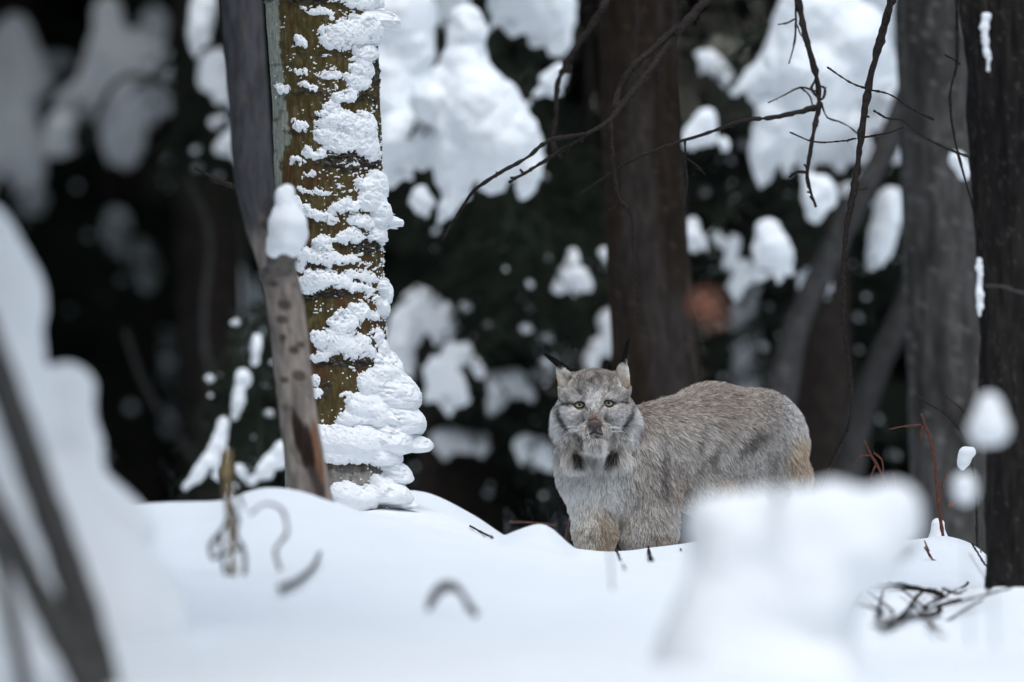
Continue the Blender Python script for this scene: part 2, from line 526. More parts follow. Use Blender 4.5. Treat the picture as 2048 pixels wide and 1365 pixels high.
g = np.random.default_rng(5)
spots = []
def ok(x, y, m):
    return all((x - a) ** 2 + (y - b) ** 2 > m * m for a, b in spots)
tries = 0
while len(spots) < 150 and tries < 6000:
    tries += 1
    x, y = g.uniform(-22, 22), g.uniform(-30, 58)
    e = (x / (5.0 + 0.00 * y)) ** 2
    inside = abs(x) < 5.2 + max(0, 8 - y) * 0.05 and -5 < y < (38.5 if abs(x) < 4 else 27.5)  # unseen wood behind the lens is drawn close to block frontal sky light
    if inside or not ok(x, y, 1.9): continue
    if x * x + y * y < 16: continue
    spots.append((x, y))
BATCH = []
TALL = []
for x, y in spots:
    near = abs(x) < 6.5 and y > 26
    gz0 = gz(x, y)
    H = g.uniform(12, 17)
    BATCH.append(crown(x, y, gz0 + 0.4, H, g.uniform(1.5, 2.1), 1500, 0.62, g))
    if near:                                                   # the lowest boughs of the trees one can look at are finer
        BATCH.append(crown(x, y, gz0 + 0.1, 5.0, 1.7, 9000, 0.085, g))
for i in range(110):                                           # a second curtain further in
    x = g.uniform(-6.5, 6.5); y = g.uniform(44, 58)
    BATCH.append(crown(x, y, gz(x, y) - 0.1, g.uniform(4, 6.5), g.uniform(1.0, 1.5), 2200, 0.17, g))
# unseen crowns, added to shade the ground behind the spruces and the left heap
for (x, y, z0, rad) in [(-4.4, 29, 2.9, 2.3), (-4.6, 33, 3.0, 2.3), (-3.6, 37, 3.2, 2.8), (3.9, 29.5, 2.9, 2.9), (4.0, 33.5, 3.0, 3.0), (3.7, 37.5, 3.2, 2.8),
                        (-1.10, 36.5, 2.9, 2.4), (-2.4, 37.5, 2.9, 2.4), (-3.4, 36, 2.9, 2.2), (-3.2, 9.0, 2.6, 1.5), (-2.0, 13.6, 1.9, 1.5), (-3.3, 13.5, 2.6, 1.6), (1.02, 29, 2.7, 2.6), (0.3, 34.5, 3.1, 2.8), (-0.2, 38, 3.2, 2.6), (2.0, 36, 3.2, 2.6), (-2.2, 35.5, 3.2, 2.6), (2.4, 31.5, 3.0, 2.4)]:
    b = crown(x, y, z0, 11.0, rad, 2600, 0.62, g)
    b[0][:, 2] = np.maximum(b[0][:, 2], z0 + 0.5)
    BATCH.append(b)
    TALL.append((x, y))
# understorey behind the lynx
for i in range(46):
    x = g.uniform(-4.2, 4.2); y = g.uniform(38, 43)
    BATCH.append(crown(x, y, gz(x, y) - 0.1, g.uniform(3.0, 6.0), g.uniform(0.7, 1.2), 4500, 0.075, g))
C, D, L, W = [np.concatenate([b[i] for b in BATCH]) for i in range(4)]
keep = ~((L > 0.2) & (C[:, 1] > 25) & (C[:, 2] < np.where(C[:, 1] < 38.4, 2.7, 4.0)) & (np.abs(C[:, 0]) < 0.075 * C[:, 1] + 0.4))
C, D, L, W = C[keep], D[keep], L[keep], W[keep]
fv, ff = sprays(C, D, L, W, seed=4)
tv = [(fv, ff)]
for x, y in spots + [q for q in TALL if abs(q[0]) > 2.6 or q[1] < 20]:
    z = gz(x, y)
    tv.append(tube([(x, y, z - 0.3), (x, y, z + 6), (x, y, z + 13)], [0.17, 0.12, 0.03], 6, 7))
far = mesh_np('dark_spruce_wood', *join(tv), NEEDLE_FAR, smooth=False)
tag(far, 'dark mass of spruce wood closing off the background', 'forest', kind='stuff')
# ------------------------------------------------------------------ trunks
def trunk_mesh(path, n, sides, amp=(0.004, 0.03), vert=0.25, seed=0, a0=0.0, a1=2 * math.pi):
    """path of (px, py, d, radius in px); returns V, F, and per-vertex angle, photo line and metres"""
    P = np.array([np.append(at(p[0], p[1], p[2]), p[3] * K * p[2]) for p in path])
    S = spline(P, n)
    full = abs(a1 - a0 - 2 * math.pi) < 1e-6
    a = np.linspace(a0, a1, sides, endpoint=not full)
    # angle 0 faces the camera (-Y), positive turns to the right (+X)
    cx, cy, cz, r = S[:, 0:1], S[:, 1:2], S[:, 2:3], S[:, 3:4]
    A = np.broadcast_to(a, (n, sides))
    X, Y, Z = cx + np.sin(A) * r, cy - np.cos(A) * r, np.broadcast_to(cz, (n, sides))
    nz = fbm(X / amp[1], Y / amp[1], Z * vert / amp[1], 4, seed)
    rr = r + amp[0] * nz
    V = np.stack([cx + np.sin(A) * rr, cy - np.cos(A) * rr, Z], -1).reshape(-1, 3)
    i = np.arange(n - 1)[:, None] * sides
    if full:
        j = np.arange(sides)[None]; j2 = (j + 1) % sides
    else:
        j = np.arange(sides - 1)[None]; j2 = j + 1
    F = np.stack([i + j, i + j2, i + sides + j2, i + sides + j], -1).reshape(-1, 4)
    return V, F, (np.mod(A.ravel() + math.pi, 2 * math.pi) - math.pi), np.repeat(CZ, n * sides) * 0 + Z.ravel(), nz.ravel(), S

def mixc(a, b, w):
    return a * (1 - w[:, None]) + np.asarray(b) * w[:, None]

# ---- the aspen plastered with wind-blown snow, in focus
ASP_D = 20.0
asp_path = [(596, -620, ASP_D, 104), (618, -300, ASP_D, 106), (641, 0, ASP_D, 111), (652, 200, ASP_D, 108), (659, 400, ASP_D, 108),
            (664, 600, ASP_D, 104), (676, 800, ASP_D, 108), (684, 950, ASP_D, 114), (688, 1100, ASP_D, 124)]
asp = thing('aspen_tree', 'thick olive brown aspen trunk plastered with snow left of the lynx', 'tree', at(684, 1100, ASP_D))
N_A, S_A = 900, 150
V, F, A, Z, NZ, S = trunk_mesh(asp_path, N_A, S_A, (0.0025, 0.02), 0.5, 2)
py = 682.5 - (Z - CZ) / (K * ASP_D)
# dark rough scars: (photo line, half height, angle centre, half width, strength)
scars = [(330, 20, .5, .75, 1.0), (305, 12, .6, .5, .8), (200, 10, .9, .5, .8), (112, 6, .1, .7, .4), (192, 7, -.3, .5, .55), (268, 6, -.6, .4, .45),
         (495, 16, .75, .6, .9), (592, 10, -.1, .7, .9), (532, 8, -.2, .5, .6), (730, 9, .25, .75, .9), (860, 10, .4, .6, .8), (938, 8, .4, .8, .5),
         (5, 10, -.2, 1.4, .9), (1030, 14, .9, .5, .8), (150, 40, 1.25, .25, .8), (780, 20, -.3, .3, .5), (440, 5, -.3, .6, .4)]
u = np.sin(A)
wav = 7 * vnoise(A * 2.2, Z * 3, 0 * A, 40) + 4 * vnoise(A * 7, Z * 9, 0 * A, 41)
sc = np.zeros_like(A)
for yy, hh, a0, aw, st in scars:
    e = 1 - ((py - yy - wav) / hh) ** 2 - ((A - a0) / aw) ** 2
    sc = np.maximum(sc, st * np.clip(e * 2.2 + 0.7 * vnoise(A * 14, Z * 160, 0 * A, 43), 0, 1))
rough = fbm(A * 26, Z * 300, 0 * A, 3, 44)
ring = sc * (0.003 + 0.010 * rough)
V = V + np.column_stack([np.sin(A), -np.cos(A), 0 * A]) * ring[:, None]
# colours: olive algae over the bark, pale bark strip at the left and near the ground
fine = fbm(A * 30, Z * 60, 0 * A, 3, 21); vgr = fbm(A * 60, Z * 14, 0 * A, 3, 22); blot = fbm(A * 5, Z * 9, 0 * A, 4, 23)
c = np.tile(np.array([0.115, 0.088, 0.036]), (len(A), 1))
c = mixc(c, (0.055, 0.042, 0.02), np.clip(0.45 + 0.9 * vgr, 0, 1) * 0.6)
c = mixc(c, (0.19, 0.16, 0.085), np.clip(fine * 2.2 - 0.35, 0, 1) * 0.8)
c = mixc(c, (0.12, 0.052, 0.028), sstep(0.05, 0.4, blot + 0.25 * (py > 330) - 0.12) * 0.6)
edge = np.interp(py, [-700, 0, 280, 340, 430, 700, 900, 1100], [-.84, -.84, -.78, -1.02, -1.2, -.97, -.85, -.8])
jag = 0.16 * fbm(A * 8, Z * 26, 0 * A, 4, 30) + 0.06 * fbm(A * 30, Z * 90, 0 * A, 2, 31)
pale = sstep(0.015, -0.015, A - edge - jag)
c = mixc(c, np.array([0.36, 0.38, 0.32]) * 1.0, pale)
low = sstep(925, 940, py + 6 * fine) * sstep(-0.2, 0.3, blot + 0.4)
c = mixc(c, np.array([0.34, 0.32, 0.29]), low)
speck = sstep(0.42, 0.55, fbm(A * 34, Z * 110, 0 * A, 2, 36))
c = mixc(c, (0.035, 0.03, 0.028), speck * (pale * .5 + low * 0.9) * 0.8)
c = mixc(c, (0.04, 0.036, 0.034), np.clip(sc * 1.1, 0, 1) * (0.75 + 0.25 * (1 - sc)))
c = mixc(c, (0.22, 0.22, 0.21), np.clip(sc, 0, 1) * sstep(0.2, 0.5, rough) * 0.7)
hline = sstep(0.72, 0.86, vnoise(A * 3.0, Z * 55, 0 * A, 47)) * (py < 320)
c = mixc(c, (0.05, 0.045, 0.03), hline * 0.5)
mesh_np('trunk', V, F, BARK, asp, colr=np.clip(c, 0, 1))

# snow stuck on the trunk: (px, py, rx, ry, thickness in px, tilt)
clumps = [
    (700, 72, 60, 34, 17, -.3), (745, 60, 40, 40, 26, 0), (758, 44, 20, 24, 52, 0), (640, 28, 34, 9, 6, .2), (720, 8, 60, 14, 12, 0), (752, 4, 24, 22, 24, 0),
    (738, 112, 34, 20, 16, 0), (728, 140, 34, 18, 12, 0), (720, 168, 34, 16, 10, 0), (694, 196, 30, 15, 12, -.2), (664, 156, 26, 9, 5, 0), (603, 88, 13, 9, 7, 0), (607, 150, 14, 9, 7, 0),
    (568, 182, 20, 12, 9, .1), (622, 179, 16, 7, 5, 0),
    (668, 222, 18, 16, 10, .5), (690, 250, 62, 24, 17, .1), (728, 262, 40, 34, 22, 0), (660, 275, 34, 18, 13, 0), (700, 292, 58, 20, 15, 0), (738, 300, 30, 30, 20, 0), (604, 258, 16, 14, 9, .2), (634, 312, 26, 13, 10, 0), (594, 326, 20, 9, 9, 0), (700, 330, 30, 10, 5, 0), (622, 350, 14, 5, 4, 0),
    (752, 372, 46, 30, 24, 0), (745, 402, 40, 26, 26, 0), (757, 430, 30, 34, 34, 0), (765, 440, 14, 14, 44, 0), (755, 470, 30, 26, 22, 0), (690, 418, 36, 14, 16, -.2), (640, 432, 42, 12, 13, .2), (598, 412, 16, 12, 10, 0), (725, 445, 30, 16, 16, 0),
    (700, 478, 36, 18, 14, 0), (650, 492, 22, 16, 14, -.4), (614, 514, 22, 14, 14, 0), (640, 385, 26, 5, 4, 0), (612, 386, 8, 6, 4, 0),
    (640, 518, 44, 16, 15, -.1), (690, 522, 40, 10, 10, .1), (600, 530, 20, 12, 10, 0), (648, 564, 58, 20, 20, .05), (615, 570, 36, 20, 17, 0), (712, 578, 36, 10, 10, .2), (738, 582, 18, 9, 8, 0),
    (720, 555, 34, 10, 6, 0), (768, 585, 22, 30, 26, 0), (764, 615, 22, 20, 20, 0), (745, 560, 18, 10, 8, 0), (750, 635, 16, 9, 8, 0),
    (722, 628, 26, 22, 16, 0), (690, 652, 36, 26, 20, -.6), (668, 682, 44, 24, 19, 0), (700, 698, 58, 20, 16, 0), (645, 712, 32, 13, 13, 0), (726, 690, 26, 20, 13, 0), (757, 672, 14, 16, 12, 0), (764, 698, 16, 20, 18, 0),
    (775, 745, 52, 40, 40, 0), (782, 790, 56, 46, 62, 0), (785, 840, 50, 40, 68, 0), (745, 770, 34, 26, 18, 0), (735, 812, 44, 24, 22, -.1), (715, 838, 44, 14, 14, 0), (760, 830, 40, 30, 34, 0),
    (629, 762, 16, 13, 9, 0), (633, 787, 18, 13, 10, 0), (700, 790, 22, 6, 5, 0),
    (670, 880, 56, 30, 28, 0), (725, 886, 60, 34, 34, 0), (775, 880, 40, 36, 52, 0), (790, 884, 34, 22, 78, 0), (690, 912, 70, 20, 20, 0), (625, 880, 30, 26, 16, 0), (770, 915, 40, 24, 40, 0),
    (785, 950, 28, 26, 44, 0), (770, 965, 26, 16, 30, 0), (690, 985, 30, 22, 34, 0), (730, 992, 60, 20, 36, 0), (775, 988, 40, 24, 50, 0), (790, 1004, 20, 14, 50, 0), (700, 1005, 60, 16, 26, 0)]
nz_, ns_ = 860, 330
pyv = np.linspace(-60, 1050, nz_)
av = np.linspace(-1.35, 2.3, ns_)
PYg, AVg = np.meshgrid(pyv, av, indexing='ij')
pp = np.array(asp_path)
cxp = np.interp(PYg, pp[:, 1], pp[:, 0]); rp = np.interp(PYg, pp[:, 1], pp[:, 3])
big = fbm(AVg * 5, PYg / 22, 0 * AVg, 3, 60); med = fbm(AVg * 13, PYg / 8.5, 0 * AVg, 3, 61); sml = fbm(AVg * 34, PYg / 3.3, 0 * AVg, 2, 62)
T = np.full(PYg.shape, -30.0)
wf = 1 - 0.45 * sstep(700, 780, PYg)                             # the heavy drift at the foot is smoother
sx = AVg * 108 + (13 * big + 8 * med + 3 * sml) * wf
sy = PYg + (10 * big + 6.5 * med + 4 * sml) * wf
for px_, py_, rx, ry, th, tl in clumps:
    cx0 = np.interp(py_, pp[:, 1], pp[:, 0]); r0 = np.interp(py_, pp[:, 1], pp[:, 3])
    a0 = math.asin(np.clip((px_ - cx0) / r0, -0.97, 0.985))
    rxa = rx * (1 + 0.35 * max(0, abs(math.sin(a0)) - 0.5))
    dx, dy = sx - a0 * 108, sy - py_
    ex, ey = dx * math.cos(tl) + dy * math.sin(tl), -dx * math.sin(tl) + dy * math.cos(tl)
    ey = np.where(ey > 0, ey * 1.25, ey * 0.92)                 # undersides cut in sharper than the tops
    e = 1.0 - (np.abs(ex / rxa) ** 2.3 + np.abs(ey / ry) ** 2.3)
    th = th if th > 40 else th * 0.8
    t = np.where(e > 0, th * np.clip(e, 0, 1) ** 0.6, e * 9)
    T = smin(T * -1, -t, 4.0 if py_ < 720 else 10.0) * -1
holes = sstep(0.30, 0.62, med * 0.6 + sml * 0.65)
T = T - holes * 10.0 * wf * np.exp(-np.maximum(T, 0) / 16) + 1.7 * sml * (0.35 + 0.65 * wf) + 3.0 * wf * med * np.clip(T / 14, 0, 1) * (1 - 0.6 * np.clip(T / 45, 0, 1)) + 2.5 * big * np.clip(T / 30, 0, 1)
# scattered flecks caught in the bark
fl = fbm(AVg * 14, PYg / 3.6, 0 * AVg, 3, 70) + 0.3 * fbm(AVg * 3, PYg / 60, 0 * AVg, 2, 71) + 0.24 * np.clip((AVg + 0.2), -0.6, 1.0)
T = np.maximum(T, np.clip((fl - 0.60) * 16, -2, 4.0))
T[:2] = T[-2:] = -1; T[:, :2] = T[:, -2:] = -1
u_ = K * ASP_D
rr = (rp + np.maximum(T, -0.6)) * u_
xc = (cxp - 1024) * u_
zz = CZ - (PYg - 682.5 + 0.16 * np.clip(T - 6, 0, 60)) * u_
SV = np.stack([xc + np.sin(AVg) * rr, ASP_D - np.cos(AVg) * rr, zz], -1).reshape(-1, 3)
on = T > 0
ii, jj = np.meshgrid(np.arange(nz_ - 1), np.arange(ns_ - 1), indexing='ij')
km = on[:-1, :-1] | on[1:, :-1] | on[:-1, 1:] | on[1:, 1:]
q0 = (ii * ns_ + jj)[km]
SF = np.stack([q0, q0 + 1, q0 + ns_ + 1, q0 + ns_], 1)[:, ::-1]
used, inv = np.unique(SF.ravel(), return_inverse=True)
snow_on = mesh_np('stuck_snow', SV[used], inv.reshape(-1, 4).astype(np.int32), SNOW_FINE, asp)
snow_on['label'] = 'wind-blown snow clumps stuck on the bark'
v, f = ptube([(570, 420, 20.0), (520, 398, 19.95), (470, 375, 19.9), (430, 358, 19.9), (389, 336, 19.9)], 6, 2.6, rough=0.22, seed=3)
mesh_np('side_twig', v, f, TWIG, asp)

# ---- slender birch leaning in front of the aspen, a little out of focus
BD = 18.35
birch = thing('birch_tree', 'slender grey birch trunk with dark knots leaning in front of the aspen', 'tree', at(655, 1060, BD))
bp = [(430, -600, BD, 44), (458, -250, BD, 43), (482, 0, BD, 42), (497, 200, BD, 41), (508, 350, BD, 40), (528, 450, BD, 39), (556, 540, BD, 38),
      (576, 650, BD, 38), (592, 800, BD, 38), (606, 900, BD, 40), (624, 1000, BD, 42), (640, 1100, BD, 44)]
V, F, A, Z, NZ, S = trunk_mesh(bp, 420, 56, (0.0025, 0.02), 0.5, 12)
py = 682.5 - (Z - CZ) / (K * BD)
hz = vnoise(A * 2.5, Z * 42, 0 * A, 83); bl = fbm(A * 2, Z * 10, 0 * A, 3, 82)
c = np.tile(np.array([0.085, 0.085, 0.092]), (len(A), 1))
lowb = sstep(425, 500, py + 30 * bl)
c = mixc(c, np.array([0.33, 0.285, 0.25]), lowb)
c = mixc(c, np.array([0.22, 0.19, 0.17]), sstep(0.0, 0.5, bl) * lowb * 0.8)
c = mixc(c, (0.11, 0.09, 0.08), sstep(0.45, 0.8, hz) * 0.6)
knots = [(452, .3, 14, .5), (540, .1, 14, .5), (568, -.45, 10, .4), (610, .0, 13, .45), (640, -.3, 10, .4), (752, .35, 13, .45), (760, -.5, 8, .3), (700, .2, 9, .35), (675, -.4, 8, .3), (690, .6, 8, .3)]
wv = vnoise(A * 4, Z * 20, 0 * A, 84)
kn = np.zeros_like(A)
for yy, a0, hh, aw in knots:
    kn = np.maximum(kn, np.clip(1.5 * (1 - ((py - yy) / hh) ** 2 - ((A - a0) / aw) ** 2) + 0.5 * wv, 0, 1))
c = mixc(c, (0.07, 0.055, 0.045), kn * 0.85)
gash = np.clip(2.2 * (1 - ((py - 880) / 62) ** 2 - ((A - 0.1 - (py - 880) / 700) / .62) ** 2) + 1.2 * wv, 0, 1)
gash = np.maximum(gash, np.clip(2.0 * (1 - ((py - 960) / 60) ** 2 - ((A - 0.5) / .5) ** 2) + 1.0 * wv, 0, 1) * 0.85)
c = mixc(c, (0.038, 0.026, 0.022), gash)
c = mixc(c, (0.22, 0.105, 0.06), np.clip(2 * (1 - ((py - 900) / 75) ** 2 - ((A - 0.85) / .3) ** 2), 0, 1) * 0.9)
V = V - np.column_stack([np.sin(A), -np.cos(A), 0 * A]) * (gash * 0.004)[:, None]
mesh_np('trunk', V, F, TRUNK, birch, colr=np.clip(c, 0, 1))
v, f = ptube([(540, 560, BD), (562, 525, BD - 0.03), (574, 492, BD - 0.05), (578, 470, BD - 0.05)], 30, 26, n=14, sides=14, rough=0.05, seed=4)
stub = mesh_np('broken_stub', v, f, nmat('stub_wood', (0.16, 0.14, 0.125), .9, .2, .4, 50), birch)
mesh_np('snow_cap', *lumps([(572, 480, 34, 574, 450, 38), (576, 440, 36, 572, 405, 22), (568, 388, 17, 574, 384, 16), (552, 488, 20, 548, 500, 16), (582, 498, 18, 596, 470, 20)],
        BD - 0.06, h=0.004, k=0.010, deep=1.0, noise=(0.004, 0.03), seed=2), SNOW, stub)

# ---- further trunks: name, label, path, base colour, patch colour, seed
def plain_trunk(name, label, path, c0, c1, c2, seed, amp=0.006, n=220, sides=40, loc=None):
    t = thing(name, label, 'tree', at(path[-1][0], path[-1][1], path[-1][2]))
    V, F, A, Z, NZ, S = trunk_mesh(path, n, sides, (amp, 0.03), 0.22, seed)
    b1 = fbm(A * 2.0, Z * 2.2, 0 * A + seed, 4, seed); b2 = fbm(A * 9, Z * 5, 0 * A, 3, seed + 3); b3 = fbm(A * 12, Z * 70, 0 * A, 2, seed + 7)
    c = np.tile(np.array(c0, float), (len(A), 1))
    c = mixc(c, c1, sstep(-0.15, 0.35, b1))
    c = mixc(c, c2, sstep(0.1, 0.5, b2) * 0.8)
    c = mixc(c, np.array(c0) * 2.6, sstep(0.42, 0.6, b3) * 0.6)
    mesh_np('trunk', V, F, TRUNK, t, colr=np.clip(c, 0, 1))
    return t

brown = plain_trunk('bare_tree', 'thick brown trunk standing behind the head of the lynx', [(1240, -700, 23.0, 78), (1262, -300, 23.0, 78), (1275, 0, 23.0, 80), (1285, 300, 23.0, 80), (1300, 560, 23.0, 84), (1316, 760, 23.0, 90), (1330, 1100, 23.0, 104)],
    (0.028, 0.021, 0.016), (0.046, 0.04, 0.036), (0.022, 0.018, 0.015), 31)
pale_t = plain_trunk('bare_tree', 'grey smooth trunk behind the darker trunk near the right edge', [(1856, -700, 23.6, 70), (1862, -200, 23.6, 74), (1868, 0, 23.6, 78), (1880, 300, 23.6, 80), (1890, 600, 23.6, 82), (1900, 800, 23.6, 84), (1915, 1200, 23.6, 92)],
    (0.085, 0.083, 0.08), (0.046, 0.043, 0.04), (0.10, 0.098, 0.093), 36)
dark_t = plain_trunk('bare_tree', 'furrowed blackish trunk at the right edge of the frame', [(1970, -700, 18.6, 84), (1990, -200, 18.6, 86), (2006, 100, 18.6, 80), (2020, 400, 18.6, 72), (2034, 700, 18.6, 70), (2050, 1000, 18.6, 78), (2062, 1150, 18.6, 92), (2068, 1300, 18.6, 120)],
    (0.03, 0.027, 0.025), (0.02, 0.018, 0.018), (0.012, 0.011, 0.011), 41, amp=0.016, n=420, sides=110)
plain_trunk('bare_tree', 'dark thin trunk in the gloom left of the birch', [(360, -600, 31, 32), (372, 0, 31, 33), (384, 500, 31, 34), (396, 900, 31, 38), (398, 1300, 31, 44)],
    (0.045, 0.038, 0.035), (0.03, 0.027, 0.026), (0.06, 0.055, 0.05), 51)
plain_trunk('bare_tree', 'olive trunk far behind, beside the birch', [(452, -600, 33, 34), (458, 0, 33, 36), (462, 600, 33, 38), (466, 1300, 33, 46)],
    (0.06, 0.06, 0.045), (0.075, 0.07, 0.05), (0.04, 0.04, 0.035), 54)
plain_trunk('bare_tree', 'broad dark trunk behind the back of the lynx', [(1600, -500, 29, 74), (1610, 300, 29, 78), (1622, 700, 29, 84), (1630, 1250, 29, 100)],
    (0.035, 0.034, 0.034), (0.045, 0.043, 0.042), (0.028, 0.027, 0.027), 57)
plain_trunk('bare_tree', 'grey sapling trunk curving up behind the lynx rump', [(1812, 180, 25.2, 20), (1770, 300, 25.2, 26), (1700, 430, 25.2, 28), (1636, 560, 25.2, 28), (1590, 660, 25.2, 28), (1566, 780, 25.2, 30), (1556, 1000, 25.2, 32), (1556, 1250, 25.2, 36)],
    (0.07, 0.068, 0.067), (0.05, 0.049, 0.048), (0.085, 0.083, 0.082), 59, sides=24)
plain_trunk('bare_tree', 'leaning grey sapling between the lynx and the right trunks', [(1850, 500, 26, 22), (1800, 640, 26, 26), (1752, 740, 26, 28), (1716, 840, 26, 30), (1700, 960, 26, 30), (1694, 1250, 26, 34)],
    (0.06, 0.058, 0.057), (0.045, 0.043, 0.042), (0.07, 0.068, 0.066), 60, sides=24)
# ------------------------------------------------------------------ spruces laden with snow
BACK = 1.4                           # how far the near spruces stand behind the lynx line
def needles_along(P, g, per_m=420, ln=0.016, w=0.0022, spread=1.0):
    """thin needles along a polyline P (n,3): V, F"""
    seg = np.diff(P, axis=0); L = np.linalg.norm(seg, axis=1)
    n = max(6, int(L.sum() * per_m))
    i = g.choice(len(seg), n, p=L / L.sum())
    t = g.random(n)[:, None]
    C = P[i] + seg[i] * t
    T = seg[i] / (L[i][:, None] + 1e-9)
    D = T * 0.7 + g.normal(0, spread * 0.8, (n, 3))
    D /= np.linalg.norm(D, axis=1)[:, None]
    S = np.cross(D, g.normal(0, 1, (n, 3))); S /= np.linalg.norm(S, axis=1)[:, None] + 1e-9
    l = ln * (0.6 + 0.8 * g.random(n))[:, None]
    V = np.stack([C - S * w, C + S * w, C + D * l], 1).reshape(-1, 3)
    return V, [np.arange(3 * n).reshape(-1, 3)]

def bough_geo(p0, p1, g, width=0.5, droop=0.12, ln=0.02, dens=1.0, hang=0.5):
    """branch from p0 to p1 with side twigs and needles"""
    p0, p1 = np.array(p0, float), np.array(p1, float)
    L = np.linalg.norm(p1 - p0)
    mid = (p0 + p1) / 2 + np.array([0, 0, droop * L])
    ax = spline(np.array([p0, mid, p1]), 14)
    parts = [tube(ax[::3], np.linspace(0.012, 0.003, len(ax[::3])), 10, 5)]
    d = (p1 - p0) / L
    side = np.cross(d, [0, 0, 1.0]); side /= np.linalg.norm(side) + 1e-9
    nt = max(6, int(L / 0.045 * dens))
    for k in range(nt):
        t = 0.2 + 0.8 * k / nt
        c = ax[int(t * 13)] + (ax[min(13, int(t * 13) + 1)] - ax[int(t * 13)]) * (t * 13 % 1)
        s = 1 if k % 2 else -1
        l = width * (1.08 - t) ** 0.6 * g.uniform(0.5, 1.0)
        e = c + (d * 0.6 + side * s * 0.8) * l + np.array([0, 0, -hang * l * g.uniform(0.4, 1.2)]) + g.normal(0, 0.03, 3)
        m = (c + e) / 2 + np.array([0, 0, 0.04 * l])
        tw = spline(np.array([c, m, e]), 6)
        parts.append(needles_along(tw, g, 330, ln, 0.0026))
        if l > 0.14:
            for q in range(2):
                e2 = tw[3] + (e - c) * 0.35 + g.normal(0, 0.05, 3) + np.array([0, 0, -0.08 * hang])
                parts.append(needles_along(np.array([tw[2 + q], e2]), g, 330, ln, 0.0026))
    return join(parts)

def scrap(c, r, g):
    nu, nv = 7, 5
    a = np.linspace(0, 2 * math.pi, nu, endpoint=False); b = np.linspace(0.15, math.pi - 0.15, nv)
    Bm, Am = np.meshgrid(b, a, indexing='ij')
    jit = 1 + g.normal(0, 0.22, Bm.shape)
    V = np.stack([np.sin(Bm) * np.cos(Am) * 1.5, np.sin(Bm) * np.sin(Am) * 1.2, np.cos(Bm)], -1) * (r * jit)[..., None]
    q = g.uniform(-0.9, 0.9); cq, sq_ = math.cos(q), math.sin(q)
    V = np.stack([V[..., 0] * cq - V[..., 2] * sq_, V[..., 1], V[..., 0] * sq_ + V[..., 2] * cq], -1)
    V = V.reshape(-1, 3) + c
    i = np.arange(nv - 1)[:, None] * nu; j = np.arange(nu)[None]; j2 = (j + 1) % nu
    F = np.stack([i + j, i + nu + j, i + nu + j2, i + j2], -1).reshape(-1, 4)
    V = np.concatenate([V, [c + np.array([0, 0, r]), c - np.array([0, 0, r])]])
    jj = np.arange(nu); kk = (jj + 1) % nu; e = (nv - 1) * nu
    return V, [F, np.concatenate([np.stack([jj, kk, np.full(nu, nv * nu)], 1), np.stack([e + kk, e + jj, np.full(nu, nv * nu + 1)], 1)])]

